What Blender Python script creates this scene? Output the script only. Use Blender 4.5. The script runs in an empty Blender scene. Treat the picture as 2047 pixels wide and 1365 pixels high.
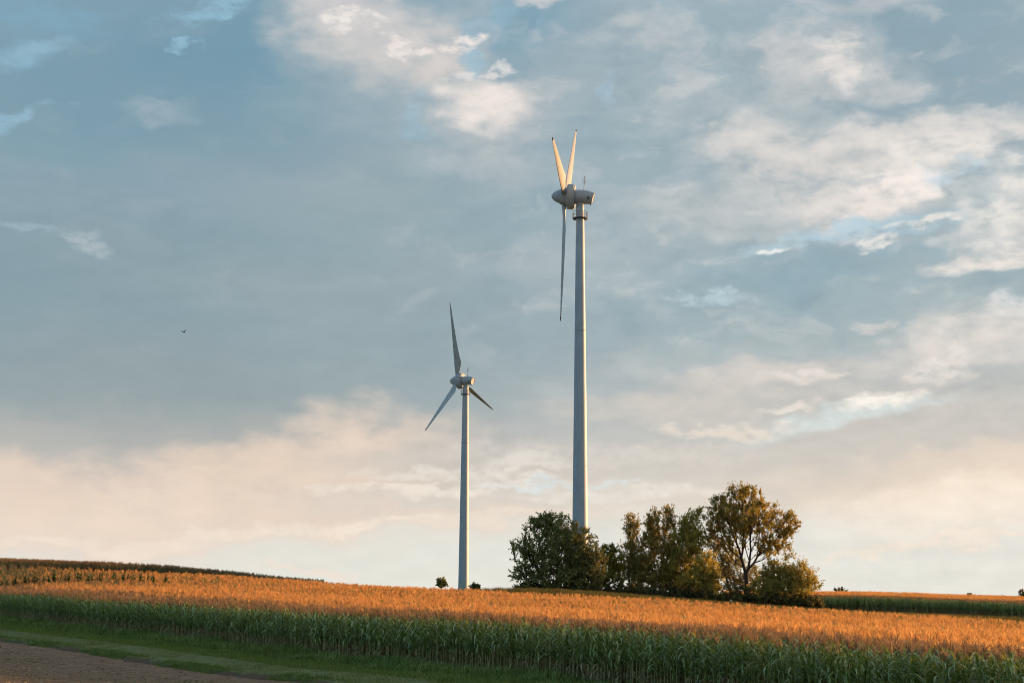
import bpy, math, random
import numpy as np
from mathutils import Vector, Matrix

random.seed(7)
rng = np.random.default_rng(7)
scene = bpy.context.scene
C = scene.collection

# ------------------------------------------------------------------ camera
ZC = 3.4                       # lens height above the front edge of the cornfield
FPX, CX, CY, HOR, ROLL = 3150.0, 1023.5, 682.5, 1180.0, 0.0065
PITCH = math.atan((HOR - CY) / FPX)
cam_d = bpy.data.cameras.new('camera')
cam = bpy.data.objects.new('camera', cam_d)
C.objects.link(cam)
cam_d.sensor_width = 36.0
cam_d.lens = 36.0 * FPX / 2047.0
cam_d.clip_start, cam_d.clip_end = 0.5, 9000
cam.matrix_world = (Matrix.Translation((0, 0, ZC)) @ Matrix.Rotation(math.pi / 2 + PITCH, 4, 'X')
                    @ Matrix.Rotation(ROLL, 4, 'Z'))
scene.camera = cam


def ray(px, py):
    """world direction of a point measured on the photograph"""
    A, B = px - CX, py - CY
    a = A * math.cos(ROLL) + B * math.sin(ROLL)
    b = -A * math.sin(ROLL) + B * math.cos(ROLL)
    r, d = a / FPX, b / FPX
    cp, sp = math.cos(PITCH), math.sin(PITCH)
    return Vector((r, cp + d * sp, sp - d * cp))


def at(px, py, Y):
    v = ray(px, py)
    k = Y / v.y
    return Vector((v.x * k, Y, ZC + v.z * k))


# ------------------------------------------------------------------ colour helpers
def lin(c):
    return tuple((x / 255 / 12.92) if x <= 10.3 else ((x / 255 + 0.055) / 1.055) ** 2.4 for x in c)


def rgba(c):
    return (*c, 1.0)


# ------------------------------------------------------------------ world and sun
SUN_AZ, SUN_EL = math.radians(64), math.radians(5.8)
EXPO = 2.1                    # the photograph is exposed for the land
scene.view_settings.view_transform = 'Standard'
scene.view_settings.look = 'None'
scene.view_settings.exposure = math.log2(EXPO)
scene.view_settings.gamma = 1.0
scene.view_settings.use_curve_mapping = False
scene.cycles.pixel_filter_type = 'BLACKMAN_HARRIS'
scene.cycles.filter_width = 1.0
scene.cycles.use_adaptive_sampling = True
scene.cycles.adaptive_threshold = 0.015
scene.cycles.adaptive_min_samples = 12
scene.cycles.max_bounces = 6
scene.cycles.diffuse_bounces = 4
scene.cycles.transmission_bounces = 4
scene.cycles.transparent_max_bounces = 4

world = bpy.data.worlds.new('World')
scene.world = world
world.use_nodes = True
world.cycles.sampling_method = 'MANUAL'
world.cycles.sample_map_resolution = 512


class NT:
    """small helper for building node trees"""

    def __init__(self, tree):
        self.t = tree
        self.n = tree.nodes
        self.l = tree.links
        self.n.clear()

    def new(self, kind, **kw):
        o = self.n.new(kind)
        for k, v in kw.items():
            setattr(o, k, v)
        return o

    def put(self, sock, v):
        if v is None:
            return
        if isinstance(v, bpy.types.NodeSocket):
            self.l.new(v, sock)
        else:
            sock.default_value = v

    def math(self, op, a, b=None, c=None, clamp=False):
        o = self.new('ShaderNodeMath', operation=op, use_clamp=clamp)
        for i, v in enumerate((a, b, c)):
            self.put(o.inputs[i], v)
        return o.outputs[0]

    def vec(self, op, a, b=None, c=None):
        o = self.new('ShaderNodeVectorMath', operation=op)
        for i, v in enumerate((a, b, c)):
            if v is not None:
                if i == 1 and op == 'SCALE':
                    self.put(o.inputs['Scale'], v)
                else:
                    self.put(o.inputs[i], v)
        return o.outputs['Value'] if op in ('DOT_PRODUCT', 'LENGTH', 'DISTANCE') else o.outputs[0]

    def mix(self, f, a, b, mode='MIX'):
        o = self.new('ShaderNodeMix', data_type='RGBA', blend_type=mode)
        o.clamp_factor = True
        self.put(o.inputs[0], f)
        self.put(o.inputs[6], a if not isinstance(a, tuple) or len(a) == 4 else rgba(a))
        self.put(o.inputs[7], b if not isinstance(b, tuple) or len(b) == 4 else rgba(b))
        return o.outputs[2]

    def noise(self, vec, scale, detail=4, rough=0.5, dist=0.0, dim='3D', color=False):
        o = self.new('ShaderNodeTexNoise', noise_dimensions=dim)
        self.put(o.inputs['Vector'], vec)
        o.inputs['Scale'].default_value = scale
        o.inputs['Detail'].default_value = detail
        o.inputs['Roughness'].default_value = rough
        o.inputs['Distortion'].default_value = dist
        return o.outputs['Color'] if color else o.outputs[0]

    def ramp(self, f, stops, interp='LINEAR'):
        o = self.new('ShaderNodeValToRGB')
        o.color_ramp.interpolation = interp
        els = o.color_ramp.elements
        while len(els) < len(stops):
            els.new(0.5)
        for e, (p, c) in zip(els, stops):
            e.position = p
            e.color = rgba(c) if len(c) == 3 else c
        self.put(o.inputs[0], f)
        return o.outputs[0]

    def smooth(self, v, a, b, lo=0.0, hi=1.0):
        o = self.new('ShaderNodeMapRange', interpolation_type='SMOOTHSTEP')
        self.put(o.inputs[0], v)
        o.inputs[1].default_value, o.inputs[2].default_value = a, b
        o.inputs[3].default_value, o.inputs[4].default_value = lo, hi
        return o.outputs[0]

    def comb(self, x, y, z=0.0):
        o = self.new('ShaderNodeCombineXYZ')
        for i, v in enumerate((x, y, z)):
            self.put(o.inputs[i], v)
        return o.outputs[0]


def azel(px, py):
    v = ray(px, py).normalized()
    return math.degrees(math.atan2(v.x, v.y)), math.degrees(math.asin(v.z))


DPX = math.degrees(1.0 / FPX)


def build_sky():
    T = NT(world.node_tree)
    co = T.new('ShaderNodeTexCoord').outputs['Generated']
    sep = T.new('ShaderNodeSeparateXYZ')
    T.l.new(co, sep.inputs[0])
    x, y, z = sep.outputs
    A = T.math('MULTIPLY', T.math('ARCTAN2', x, y), 57.29578)
    E = T.math('MULTIPLY', T.math('ARCSINE', z), 57.29578)
    P0 = T.comb(A, E, 0.0)
    # the cloud deck seen in perspective: it foreshortens towards the horizon
    k = T.math('DIVIDE', 1.0, T.math('ADD', T.math('MAXIMUM', z, 0.0), 0.10))
    deck = T.comb(T.math('MULTIPLY', x, k), T.math('MULTIPLY', y, k), 0.0)
    # billowing distortion, wider than high
    w1 = T.vec('SUBTRACT', T.noise(T.vec('MULTIPLY', P0, (0.22, 0.40, 0.0)), 1.0, 2, 0.5, color=True), (0.5, 0.5, 0.5))
    w2 = T.vec('SUBTRACT', T.noise(T.vec('MULTIPLY', P0, (0.8, 1.35, 0.0)), 1.0, 5, 0.52, color=True), (0.5, 0.5, 0.5))
    P = T.vec('ADD', P0, T.vec('MULTIPLY', w1, (4.2, 2.0, 0.0)))
    P = T.vec('ADD', P, T.vec('MULTIPLY', w2, (2.1, 1.15, 0.0)))
    fine = T.noise(T.vec('MULTIPLY', P0, (0.75, 1.6, 0.0)), 1.0, 7, 0.54, 0.1)
    big = T.noise(T.vec('MULTIPLY', deck, (0.9, 0.9, 0.0)), 1.6, 6, 0.55, 0.3)
    # clear-air and deck colour by elevation
    e = T.math('ADD', E, T.math('MULTIPLY', T.math('SUBTRACT', big, 0.5), 2.4))
    e = T.math('MULTIPLY', T.math('ADD', e, 2.0), 1 / 92.0, clamp=True)
    st = []
    for py, c in ((1250, (232, 230, 223)), (1150, (228, 227, 220)), (1075, (225, 224, 219)), (1010, (224, 216, 207)),
                  (930, (212, 206, 200)), (850, (200, 198, 195)), (740, (184, 190, 191)), (600, (167, 182, 188)),
                  (450, (158, 177, 185)), (300, (153, 175, 185)), (120, (147, 174, 187)), (-60, (142, 174, 190))):
        el = (HOR - py) * DPX
        st.append(((el + 2.0) / 92.0, lin(c)))
    st += [(0.42, lin((122, 152, 176))), (1.0, lin((104, 136, 168)))]
    col = T.ramp(e, st)
    # warmer and lighter towards the sun, bluer away from it
    side = T.smooth(A, -16, 16)
    up = T.smooth(E, 3.5, 8.0)
    col = T.mix(T.math('MULTIPLY', T.math('SUBTRACT', 1.0, side), T.math('MULTIPLY', up, 0.62)), col, lin((134, 163, 178)))
    col = T.mix(T.math('MULTIPLY', side, T.math('MULTIPLY', up, 0.30)), col, lin((184, 192, 196)))
    # broken, uneven cloud everywhere in the deck
    br = T.smooth(big, 0.42, 0.72)
    col = T.mix(T.math('MULTIPLY', br, T.math('MULTIPLY', up, T.math('MULTIPLY_ADD', side, 0.42, 0.10))), col, lin((216, 212, 210)))
    dk = T.smooth(big, 0.52, 0.26)
    col = T.mix(T.math('MULTIPLY', dk, T.math('MULTIPLY', up, 0.35)), col, lin((140, 165, 178)))

    # individual clouds: place (az, el), half sizes, tilt, colour, opacity, edge hardness, raggedness
    fc = T.math('SUBTRACT', fine, 0.5)
    rags = {}
    fc2 = T.math('SUBTRACT', T.noise(T.vec('MULTIPLY', P0, (2.0, 4.0, 0.0)), 1.0, 6, 0.58, 0.1), 0.5)
    fs = T.math('ADD', T.math('MULTIPLY', fc, 0.55), fc2)
    sp = T.new('ShaderNodeSeparateXYZ')
    T.l.new(P, sp.inputs[0])
    wa, we = sp.outputs[0], sp.outputs[1]
    lin1 = T.comb(wa, we, 1.0)
    quad = T.comb(T.math('MULTIPLY', wa, wa), T.math('MULTIPLY', wa, we), T.math('MULTIPLY', we, we))

    def cloud(px, py, rx, ry, rot, c, op=0.8, hard=0.35, rag=0.5):
        """a tilted elliptic patch, 1 - r^2 as a quadratic form of azimuth and elevation, with ragged edges"""
        nonlocal col
        a, el = azel(px, py)
        t = math.radians(rot)
        sz = 1.70 - 0.20 * hard
        ux = np.array([math.cos(t), math.sin(t)]) / (rx * DPX * sz)
        uy = np.array([-math.sin(t), math.cos(t)]) / (ry * DPX * sz)
        Q = np.outer(ux, ux) + np.outer(uy, uy)
        c0 = np.array([a, el])
        L = 2 * Q @ c0
        v = T.math('ADD', T.vec('DOT_PRODUCT', quad, (-Q[0, 0], -2 * Q[0, 1], -Q[1, 1])),
                   T.vec('DOT_PRODUCT', lin1, (L[0], L[1], 1 - c0 @ Q @ c0)))
        small = ry < 24
        k = (round(rag * 2.5) / 2.5, small)
        if k not in rags:
            rags[k] = T.math('MULTIPLY_ADD', fs if small else fc, (3.6 if small else 3.4) * k[0], 1.0)
        v = T.math('MULTIPLY', v, rags[k])
        hd = hard * 0.22
        f = T.smooth(v, 0.60 - 0.59 * (1 - hd), 0.60 + 0.62 * (1 - hd), 0.0, op)
        col = T.mix(f, col, lin(c))

    for cl in CLOUDS:
        cloud(*cl[:6], **cl[6])
    # small puffs and rifts over the right half, where the deck breaks up
    puff = T.noise(T.vec('MULTIPLY', P, (0.40, 0.78, 0.0)), 1.0, 6, 0.50, 0.0)
    zone = T.math('MULTIPLY', T.smooth(A, -8, 8, 0.10, 0.9), T.smooth(E, 6.0, 10.5))
    col = T.mix(T.math('MULTIPLY', T.smooth(puff, 0.50, 0.74), T.math('MULTIPLY', zone, 0.52)), col, lin((226, 221, 219)))
    col = T.mix(T.math('MULTIPLY', T.smooth(puff, 0.49, 0.28), T.math('MULTIPLY', zone, 0.60)), col, lin((148, 169, 181)))
    # a light mottling of everything, as in stratus
    mot = T.math('MULTIPLY_ADD', T.math('SUBTRACT', fine, 0.5), T.math('MULTIPLY_ADD', side, 0.10, 0.10), 1.0)
    col = T.vec('SCALE', col, mot)
    gm = T.new('ShaderNodeGamma')
    T.l.new(col, gm.inputs[0])
    gm.inputs[1].default_value = 1.18
    col = T.vec('MULTIPLY', gm.outputs[0], tuple(0.55 ** -0.18 * k for k in (1.0, 1.0, 0.985)))
    # physical clear-sky light behind the thin deck
    sky = T.new('ShaderNodeTexSky', sky_type='NISHITA')
    sky.sun_disc = False
    sky.sun_elevation = SUN_EL
    sky.sun_rotation = SUN_AZ
    sky.air_density, sky.dust_density, sky.ozone_density = 1.0, 1.5, 1.5
    sd = (math.sin(SUN_AZ), math.cos(SUN_AZ), 0.0)
    ds = T.vec('DOT_PRODUCT', co, sd)
    away = T.smooth(ds, -0.75, 0.15)
    col = T.mix(away, T.mix(1.0, col, (0.84, 1.10, 1.32, 1.0), 'MULTIPLY'), col)
    col = T.vec('SCALE', col, 9.5 / EXPO)
    col = T.vec('ADD', col, T.vec('SCALE', sky.outputs[0], 0.03))
    bg = T.new('ShaderNodeBackground')
    T.l.new(col, bg.inputs[0])
    bg.inputs[1].default_value = 0.1
    out = T.new('ShaderNodeOutputWorld')
    T.l.new(bg.outputs[0], out.inputs[0])


S = dict
CLOUDS = [
    # blue-grey masses
    (330, 670, 580, 210, -3, (146, 164, 172), S(op=0.70, hard=0.0, rag=0.2)),
    (380, 820, 460, 120, -6, (160, 170, 173), S(op=0.65, hard=0.0, rag=0.2)),
    (330, 930, 620, 90, 0, (200, 193, 187), S(op=0.55, hard=0.0, rag=0.2)),
    (180, 400, 260, 60, 5, (160, 174, 182), S(op=0.4, hard=0.0, rag=0.4)),
    (560, 330, 240, 70, -8, (158, 172, 180), S(op=0.45, hard=0.0, rag=0.4)),
    (470, 560, 300, 50, -4, (162, 175, 180), S(op=0.4, hard=0.0, rag=0.4)),
    (780, 600, 260, 200, 0, (165, 178, 182), S(op=0.5, hard=0.1, rag=0.2)),
    (1050, 70, 130, 90, 10, (131, 165, 183), S(op=0.8, hard=0.2, rag=0.4)),
    (470, 90, 170, 80, 8, (122, 161, 180), S(op=0.7, hard=0.1, rag=0.4)),
    (300, 160, 330, 150, 0, (128, 160, 177), S(op=0.65, hard=0.1, rag=0.3)),
    (1870, 160, 260, 170, -12, (150, 171, 182), S(op=0.9, hard=0.15, rag=0.35)),
    (1440, 90, 120, 70, 0, (158, 177, 186), S(op=0.6, hard=0.1, rag=0.4)),
    (1700, 245, 120, 45, -15, (166, 181, 189), S(op=0.7, hard=0.2, rag=0.5)),
    (1250, 330, 190, 150, 0, (163, 180, 188), S(op=0.5, hard=0.05, rag=0.3)),
    (1600, 545, 330, 75, -2, (152, 176, 187), S(op=0.92, hard=0.2, rag=0.3)),
    (1850, 590, 220, 60, 0, (178, 189, 192), S(op=0.6, hard=0.1, rag=0.3)),
    (1450, 640, 260, 60, 2, (164, 181, 187), S(op=0.75, hard=0.1, rag=0.3)),
    (1300, 490, 200, 80, 0, (186, 193, 195), S(op=0.5, hard=0.1, rag=0.3)),
    # soft lit upper clouds
    (760, 85, 190, 80, -14, (214, 209, 207), S(op=0.95, hard=0.3, rag=0.45)),
    (690, 30, 110, 40, -10, (205, 204, 206), S(op=0.7, hard=0.25, rag=0.5)),
    (870, 150, 70, 25, 5, (215, 208, 205), S(op=0.8, hard=0.4, rag=0.5)),
    (700, 180, 130, 70, -10, (178, 187, 192), S(op=0.5, hard=0.1, rag=0.3)),
    (995, 250, 105, 110, 0, (190, 194, 197), S(op=0.7, hard=0.1, rag=0.3)),
    (990, 205, 72, 46, -15, (236, 227, 222), S(op=0.98, hard=0.35, rag=0.45)),
    (1200, 130, 140, 80, 20, (178, 187, 192), S(op=0.5, hard=0.1, rag=0.4)),
    (1290, 60, 70, 28, 0, (196, 199, 202), S(op=0.7, hard=0.2, rag=0.6)),
    (1050, 3, 90, 14, 0, (214, 212, 212), S(op=0.9, hard=0.4, rag=0.5)),
    (1620, 130, 170, 62, -8, (205, 205, 206), S(op=0.9, hard=0.25, rag=0.5)),
    (1690, 125, 55, 28, -35, (228, 223, 220), S(op=0.9, hard=0.4, rag=0.7)),
    (1750, 0, 110, 28, 5, (200, 201, 204), S(op=0.8, hard=0.3, rag=0.5)),
    (1480, 230, 190, 60, 0, (192, 197, 199), S(op=0.6, hard=0.1, rag=0.4)),
    (1640, 330, 230, 66, -10, (224, 218, 214), S(op=0.9, hard=0.3, rag=0.55)),
    (1860, 275, 170, 38, -6, (222, 217, 214), S(op=0.85, hard=0.3, rag=0.6)),
    (1800, 350, 160, 40, 12, (232, 226, 221), S(op=0.85, hard=0.4, rag=0.7)),
    (1710, 405, 70, 42, 18, (243, 232, 226), S(op=0.95, hard=0.5, rag=0.6)),
    (1790, 372, 75, 26, 5, (244, 235, 230), S(op=0.9, hard=0.5, rag=0.7)),
    (1500, 410, 190, 50, 0, (206, 206, 206), S(op=0.6, hard=0.1, rag=0.4)),
    (2020, 400, 90, 75, 15, (234, 229, 224), S(op=0.9, hard=0.3, rag=0.6)),
    (1985, 360, 40, 30, 0, (178, 192, 200), S(op=0.7, hard=0.3, rag=0.6)),
    # clear gaps
    (935, 118, 40, 20, -25, (162, 195, 212), S(op=0.7, hard=0.4, rag=0.5)),
    (950, 50, 60, 26, 40, (158, 188, 205), S(op=0.5, hard=0.2, rag=0.6)),
    (848, 240, 26, 40, -30, (166, 193, 208), S(op=0.5, hard=0.2, rag=0.7)),
    (1205, 185, 18, 30, 0, (178, 199, 212), S(op=0.7, hard=0.2, rag=0.6)),
    (1590, 478, 130, 15, 8, (192, 211, 221), S(op=0.6, hard=0.3, rag=0.6)),
    (1900, 345, 50, 16, 10, (190, 210, 222), S(op=0.65, hard=0.4, rag=0.7)),
    (1780, 455, 120, 20, 6, (186, 208, 220), S(op=0.7, hard=0.3, rag=0.7)),
    (1430, 590, 60, 10, -8, (196, 212, 220), S(op=0.8, hard=0.3, rag=0.8)),
    # small bright fragments
    (720, 52, 36, 12, 8, (236, 230, 226), S(op=0.9, hard=0.5, rag=0.7)),
    (800, 95, 34, 14, -35, (238, 229, 225), S(op=0.9, hard=0.5, rag=0.7)),
    (905, 92, 44, 16, 12, (238, 229, 224), S(op=0.95, hard=0.5, rag=0.7)),
    (935, 150, 26, 11, 20, (224, 220, 220), S(op=0.9, hard=0.5, rag=0.7)),
    (1005, 128, 26, 9, 15, (226, 222, 221), S(op=0.8, hard=0.5, rag=0.8)),
    (60, 472, 50, 7, -6, (176, 195, 207), S(op=0.5, hard=0.3, rag=0.5)),
    (178, 500, 34, 12, -6, (196, 203, 208), S(op=0.5, hard=0.3, rag=0.6)),
    (320, 232, 80, 17, 0, (166, 182, 192), S(op=0.7, hard=0.1, rag=0.4)),
    (45, 100, 60, 26, 15, (155, 191, 209), S(op=0.7, hard=0.2, rag=0.8)),
    (35, 243, 60, 13, 22, (160, 193, 211), S(op=0.7, hard=0.2, rag=0.6)),
    (395, 12, 60, 16, 12, (156, 192, 210), S(op=0.8, hard=0.3, rag=0.6)),
    (372, 76, 22, 12, -20, (160, 195, 213), S(op=0.7, hard=0.3, rag=0.6)),
    (80, 20, 120, 40, 0, (140, 178, 198), S(op=0.5, hard=0.1, rag=0.6)),
    (1548, 494, 22, 7, 0, (236, 236, 234), S(op=0.9, hard=0.5, rag=0.6)),
    (1766, 488, 24, 12, 5, (232, 228, 224), S(op=0.85, hard=0.5, rag=0.6)),
    (1850, 445, 60, 9, 6, (234, 228, 222), S(op=0.85, hard=0.4, rag=0.6)),
    (1995, 515, 75, 17, 8, (236, 228, 222), S(op=0.9, hard=0.4, rag=0.5)),
    (1735, 636, 45, 12, 0, (212, 208, 205), S(op=0.75, hard=0.3, rag=0.6)),
    (2030, 612, 40, 22, 15, (220, 220, 220), S(op=0.8, hard=0.3, rag=0.7)),
    # lower bands lit from beneath
    (1960, 680, 180, 42, 8, (228, 220, 214), S(op=0.85, hard=0.25, rag=0.5)),
    (1900, 730, 60, 20, 8, (240, 233, 228), S(op=0.85, hard=0.4, rag=0.6)),
    (1530, 745, 170, 26, 6, (214, 207, 202), S(op=0.8, hard=0.25, rag=0.5)),
    (1590, 750, 70, 12, 12, (232, 224, 218), S(op=0.8, hard=0.4, rag=0.6)),
    (1400, 800, 260, 30, 2, (213, 206, 199), S(op=0.7, hard=0.15, rag=0.5)),
    (1850, 830, 240, 90, 4, (207, 201, 196), S(op=0.7, hard=0.1, rag=0.3)),
    (1690, 832, 170, 20, 9, (216, 224, 224), S(op=0.85, hard=0.3, rag=0.5)),
    (1755, 800, 72, 17, 9, (247, 240, 232), S(op=0.95, hard=0.45, rag=0.5)),
    (1450, 850, 90, 14, -4, (231, 220, 209), S(op=0.8, hard=0.3, rag=0.6)),
    (1560, 815, 50, 9, 4, (234, 226, 218), S(op=0.8, hard=0.4, rag=0.7)),
    (1750, 900, 330, 34, 3, (209, 203, 197), S(op=0.6, hard=0.15, rag=0.4)),
    (1980, 950, 250, 46, 10, (241, 222, 204), S(op=0.8, hard=0.1, rag=0.2)),
    (2000, 1010, 260, 46, 5, (246, 234, 222), S(op=0.8, hard=0.1, rag=0.2)),
    (1880, 1084, 220, 9, 3, (240, 228, 216), S(op=0.85, hard=0.35, rag=0.5)),
    (1700, 960, 300, 30, 6, (219, 208, 198), S(op=0.6, hard=0.1, rag=0.3)),
    (300, 1022, 600, 88, 3, (232, 213, 200), S(op=0.85, hard=0.0, rag=0.25)),
    (90, 1030, 330, 52, 3, (233, 217, 204), S(op=0.85, hard=0.2, rag=0.25)),
    (705, 872, 120, 62, 10, (233, 215, 201), S(op=0.8, hard=0.0, rag=0.3)),
    (640, 950, 230, 70, 12, (228, 212, 199), S(op=0.75, hard=0.0, rag=0.3)),
    (490, 925, 110, 42, 0, (226, 209, 195), S(op=0.8, hard=0.25, rag=0.3)),
    (50, 960, 130, 38, -5, (227, 210, 197), S(op=0.8, hard=0.2, rag=0.3)),
    (330, 1072, 330, 12, 5, (238, 225, 212), S(op=0.8, hard=0.3, rag=0.5)),
    (900, 1000, 260, 20, 2, (216, 212, 207), S(op=0.6, hard=0.15, rag=0.5)),
    (900, 930, 200, 40, 0, (202, 199, 195), S(op=0.6, hard=0.1, rag=0.4)),
    (870, 948, 160, 12, 3, (229, 222, 213), S(op=0.8, hard=0.35, rag=0.7)),
    (830, 985, 170, 10, 3, (236, 227, 217), S(op=0.85, hard=0.35, rag=0.6)),
    (1010, 965, 130, 9, 5, (234, 227, 218), S(op=0.8, hard=0.35, rag=0.7)),
    (1060, 925, 70, 14, 4, (232, 226, 219), S(op=0.75, hard=0.35, rag=0.8)),
    (1100, 965, 140, 7, 2, (217, 226, 228), S(op=0.7, hard=0.3, rag=0.6)),
    (1200, 905, 260, 20, 2, (219, 212, 206), S(op=0.6, hard=0.2, rag=0.6)),
    (900, 1045, 260, 8, 4, (234, 222, 210), S(op=0.8, hard=0.35, rag=0.6)),
    (680, 1053, 180, 7, 4, (238, 226, 213), S(op=0.8, hard=0.35, rag=0.6)),
    (1250, 985, 200, 12, 2, (233, 227, 220), S(op=0.6, hard=0.3, rag=0.6)),
    (640, 1143, 90, 6, 0, (238, 224, 213), S(op=0.7, hard=0.3, rag=0.6)),
    (700, 1100, 330, 26, 2, (226, 227, 221), S(op=0.6, hard=0.15, rag=0.2)),
]
build_sky()

sun_d = bpy.data.lights.new('sun', 'SUN')
sun = bpy.data.objects.new('sun', sun_d)
C.objects.link(sun)
sun_d.energy = 5.0
sun_d.angle = math.radians(0.6)
sun_d.color = (1.0, 0.55, 0.24)
sun.rotation_euler = (math.pi / 2 - SUN_EL, 0, math.pi - SUN_AZ)


# ------------------------------------------------------------------ objects, meshes, tags
def tag(o, label=None, cat=None, group=None, kind=None):
    for k, v in (('label', label), ('category', cat), ('group', group), ('kind', kind)):
        if v:
            o[k] = v
    return o


def empty(name, loc=(0, 0, 0)):
    o = bpy.data.objects.new(name, None)
    o.location = loc
    o.empty_display_size = 0.1
    C.objects.link(o)
    return o


def link(name, me, parent=None, loc=(0, 0, 0), rot=(0, 0, 0), sc=None):
    o = bpy.data.objects.new(name, me)
    o.location, o.rotation_euler = loc, rot
    if sc is not None:
        o.scale = sc if isinstance(sc, (tuple, Vector)) else (sc, sc, sc)
    o.parent = parent
    C.objects.link(o)
    return o


class MB:
    """collects vertices and faces for one mesh"""

    def __init__(self):
        self.v, self.f, self.m = [], [], []

    def add(self, v, f, m=0):
        n = len(self.v)
        self.v += [tuple(p) for p in v]
        self.f += [tuple(i + n for i in q) for q in f]
        self.m += [m] * len(f)
        return self

    def tube(self, pts, rad, seg=8, cap=True, m=0):
        pts = [Vector(p) for p in pts]
        vs, fs = [], []
        for i, p in enumerate(pts):
            d = (pts[min(i + 1, len(pts) - 1)] - pts[max(i - 1, 0)]).normalized()
            a = d.cross(Vector((0, 0, 1)) if abs(d.z) < 0.9 else Vector((1, 0, 0))).normalized()
            b = d.cross(a)
            r = rad[i] if isinstance(rad, (list, tuple)) else rad
            for k in range(seg):
                t = 2 * math.pi * k / seg
                vs.append(p + a * (r * math.cos(t)) + b * (r * math.sin(t)))
        for i in range(len(pts) - 1):
            for k in range(seg):
                k2 = (k + 1) % seg
                fs.append((i * seg + k, i * seg + k2, (i + 1) * seg + k2, (i + 1) * seg + k))
        if cap:
            fs.append(tuple(range(seg))[::-1])
            fs.append(tuple((len(pts) - 1) * seg + k for k in range(seg)))
        return self.add(vs, fs, m)

    def lathe(self, prof, seg=40, axis='Z', m=0):
        """prof: list of (position along the axis, radius)"""
        vs, fs = [], []
        for h, r in prof:
            for k in range(seg):
                t = 2 * math.pi * k / seg
                c, s = r * math.cos(t), r * math.sin(t)
                vs.append((c, s, h) if axis == 'Z' else (h, c, s))
        for i in range(len(prof) - 1):
            for k in range(seg):
                k2 = (k + 1) % seg
                fs.append((i * seg + k, i * seg + k2, (i + 1) * seg + k2, (i + 1) * seg + k))
        return self.add(vs, fs, m)

    def mesh(self, name, mats, smooth=True):
        me = bpy.data.meshes.new(name)
        me.from_pydata(self.v, [], self.f)
        for m in (mats if isinstance(mats, (list, tuple)) else [mats]):
            me.materials.append(m)
        me.polygons.foreach_set('material_index', self.m)
        me.polygons.foreach_set('use_smooth', [smooth] * len(self.f))
        me.update()
        return me


def np_mesh(name, v, quads, mats, smooth=False, attr=None, mi=None, tri=False):
    """mesh straight from numpy arrays; attr: one float per face-vertex-sharing vertex"""
    me = bpy.data.meshes.new(name)
    k = 3 if tri else 4
    nq = len(quads)
    me.vertices.add(len(v))
    me.vertices.foreach_set('co', np.asarray(v, np.float32).ravel())
    me.loops.add(nq * k)
    me.loops.foreach_set('vertex_index', np.asarray(quads, np.int32).ravel())
    me.polygons.add(nq)
    me.polygons.foreach_set('loop_start', np.arange(nq, dtype=np.int32) * k)
    me.polygons.foreach_set('loop_total', np.full(nq, k, np.int32))
    for m in mats:
        me.materials.append(m)
    if mi is not None:
        me.polygons.foreach_set('material_index', np.asarray(mi, np.int32))
    me.polygons.foreach_set('use_smooth', np.full(nq, smooth))
    if attr is not None:
        a = me.attributes.new('tint', 'FLOAT', 'POINT')
        a.data.foreach_set('value', np.asarray(attr, np.float32))
    me.update(calc_edges=True)
    me.validate()
    return me


# ------------------------------------------------------------------ materials
def mat(name):
    m = bpy.data.materials.new(name)
    m.use_nodes = True
    return m, NT(m.node_tree)


def out(T, sh, disp=None):
    o = T.new('ShaderNodeOutputMaterial')
    T.l.new(sh, o.inputs[0])


def paint(name, c, rough=0.45, dirt=0.10, metal=0.0, spec=0.4):
    m, T = mat(name)
    co = T.new('ShaderNodeTexCoord').outputs['Object']
    n1 = T.noise(co, 0.7, 5, 0.6)
    n2 = T.noise(T.vec('MULTIPLY', co, (5.0, 5.0, 0.35)), 1.0, 4, 0.6)
    f = T.math('MULTIPLY', T.math('ADD', n1, n2), 0.5)
    col = T.mix(T.smooth(f, 0.38, 0.68), tuple(x * (1 - dirt) for x in c), tuple(min(1, x * (1 + dirt * 0.4)) for x in c))
    b = T.new('ShaderNodeBsdfPrincipled')
    T.l.new(col, b.inputs['Base Color'])
    b.inputs['Roughness'].default_value = rough
    b.inputs['Metallic'].default_value = metal
    b.inputs['Specular IOR Level'].default_value = spec
    out(T, b.outputs[0])
    return m


def leafy(name, c1, c2, c3=None, trans=0.35, rough=0.55, gloss=0.15, per_plant=0.25):
    """two-sided foliage: colour varies from leaf to leaf (tint) and plant to plant"""
    m, T = mat(name)
    at_ = T.new('ShaderNodeAttribute', attribute_name='tint')
    rnd = T.new('ShaderNodeObjectInfo').outputs['Random']
    f = T.math('MULTIPLY_ADD', at_.outputs['Fac'], 1 - per_plant, T.math('MULTIPLY', rnd, per_plant))
    if c3:
        col = T.ramp(f, [(0.0, c1), (0.55, c2), (1.0, c3)])
    else:
        col = T.mix(f, c1, c2)
    d = T.new('ShaderNodeBsdfDiffuse')
    T.l.new(col, d.inputs[0])
    t = T.new('ShaderNodeBsdfTranslucent')
    T.l.new(T.mix(1.0, col, (1.08, 1.0, 0.7, 1.0), 'MULTIPLY'), t.inputs[0])
    x = T.new('ShaderNodeMixShader')
    x.inputs[0].default_value = trans
    T.l.new(d.outputs[0], x.inputs[1])
    T.l.new(t.outputs[0], x.inputs[2])
    if gloss:
        g = T.new('ShaderNodeBsdfGlossy')
        g.inputs['Roughness'].default_value = rough
        g.inputs['Color'].default_value = (0.5, 0.5, 0.5, 1)
        y = T.new('ShaderNodeMixShader')
        y.inputs[0].default_value = gloss
        T.l.new(x.outputs[0], y.inputs[1])
        T.l.new(g.outputs[0], y.inputs[2])
        x = y
    out(T, x.outputs[0])
    return m


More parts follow.
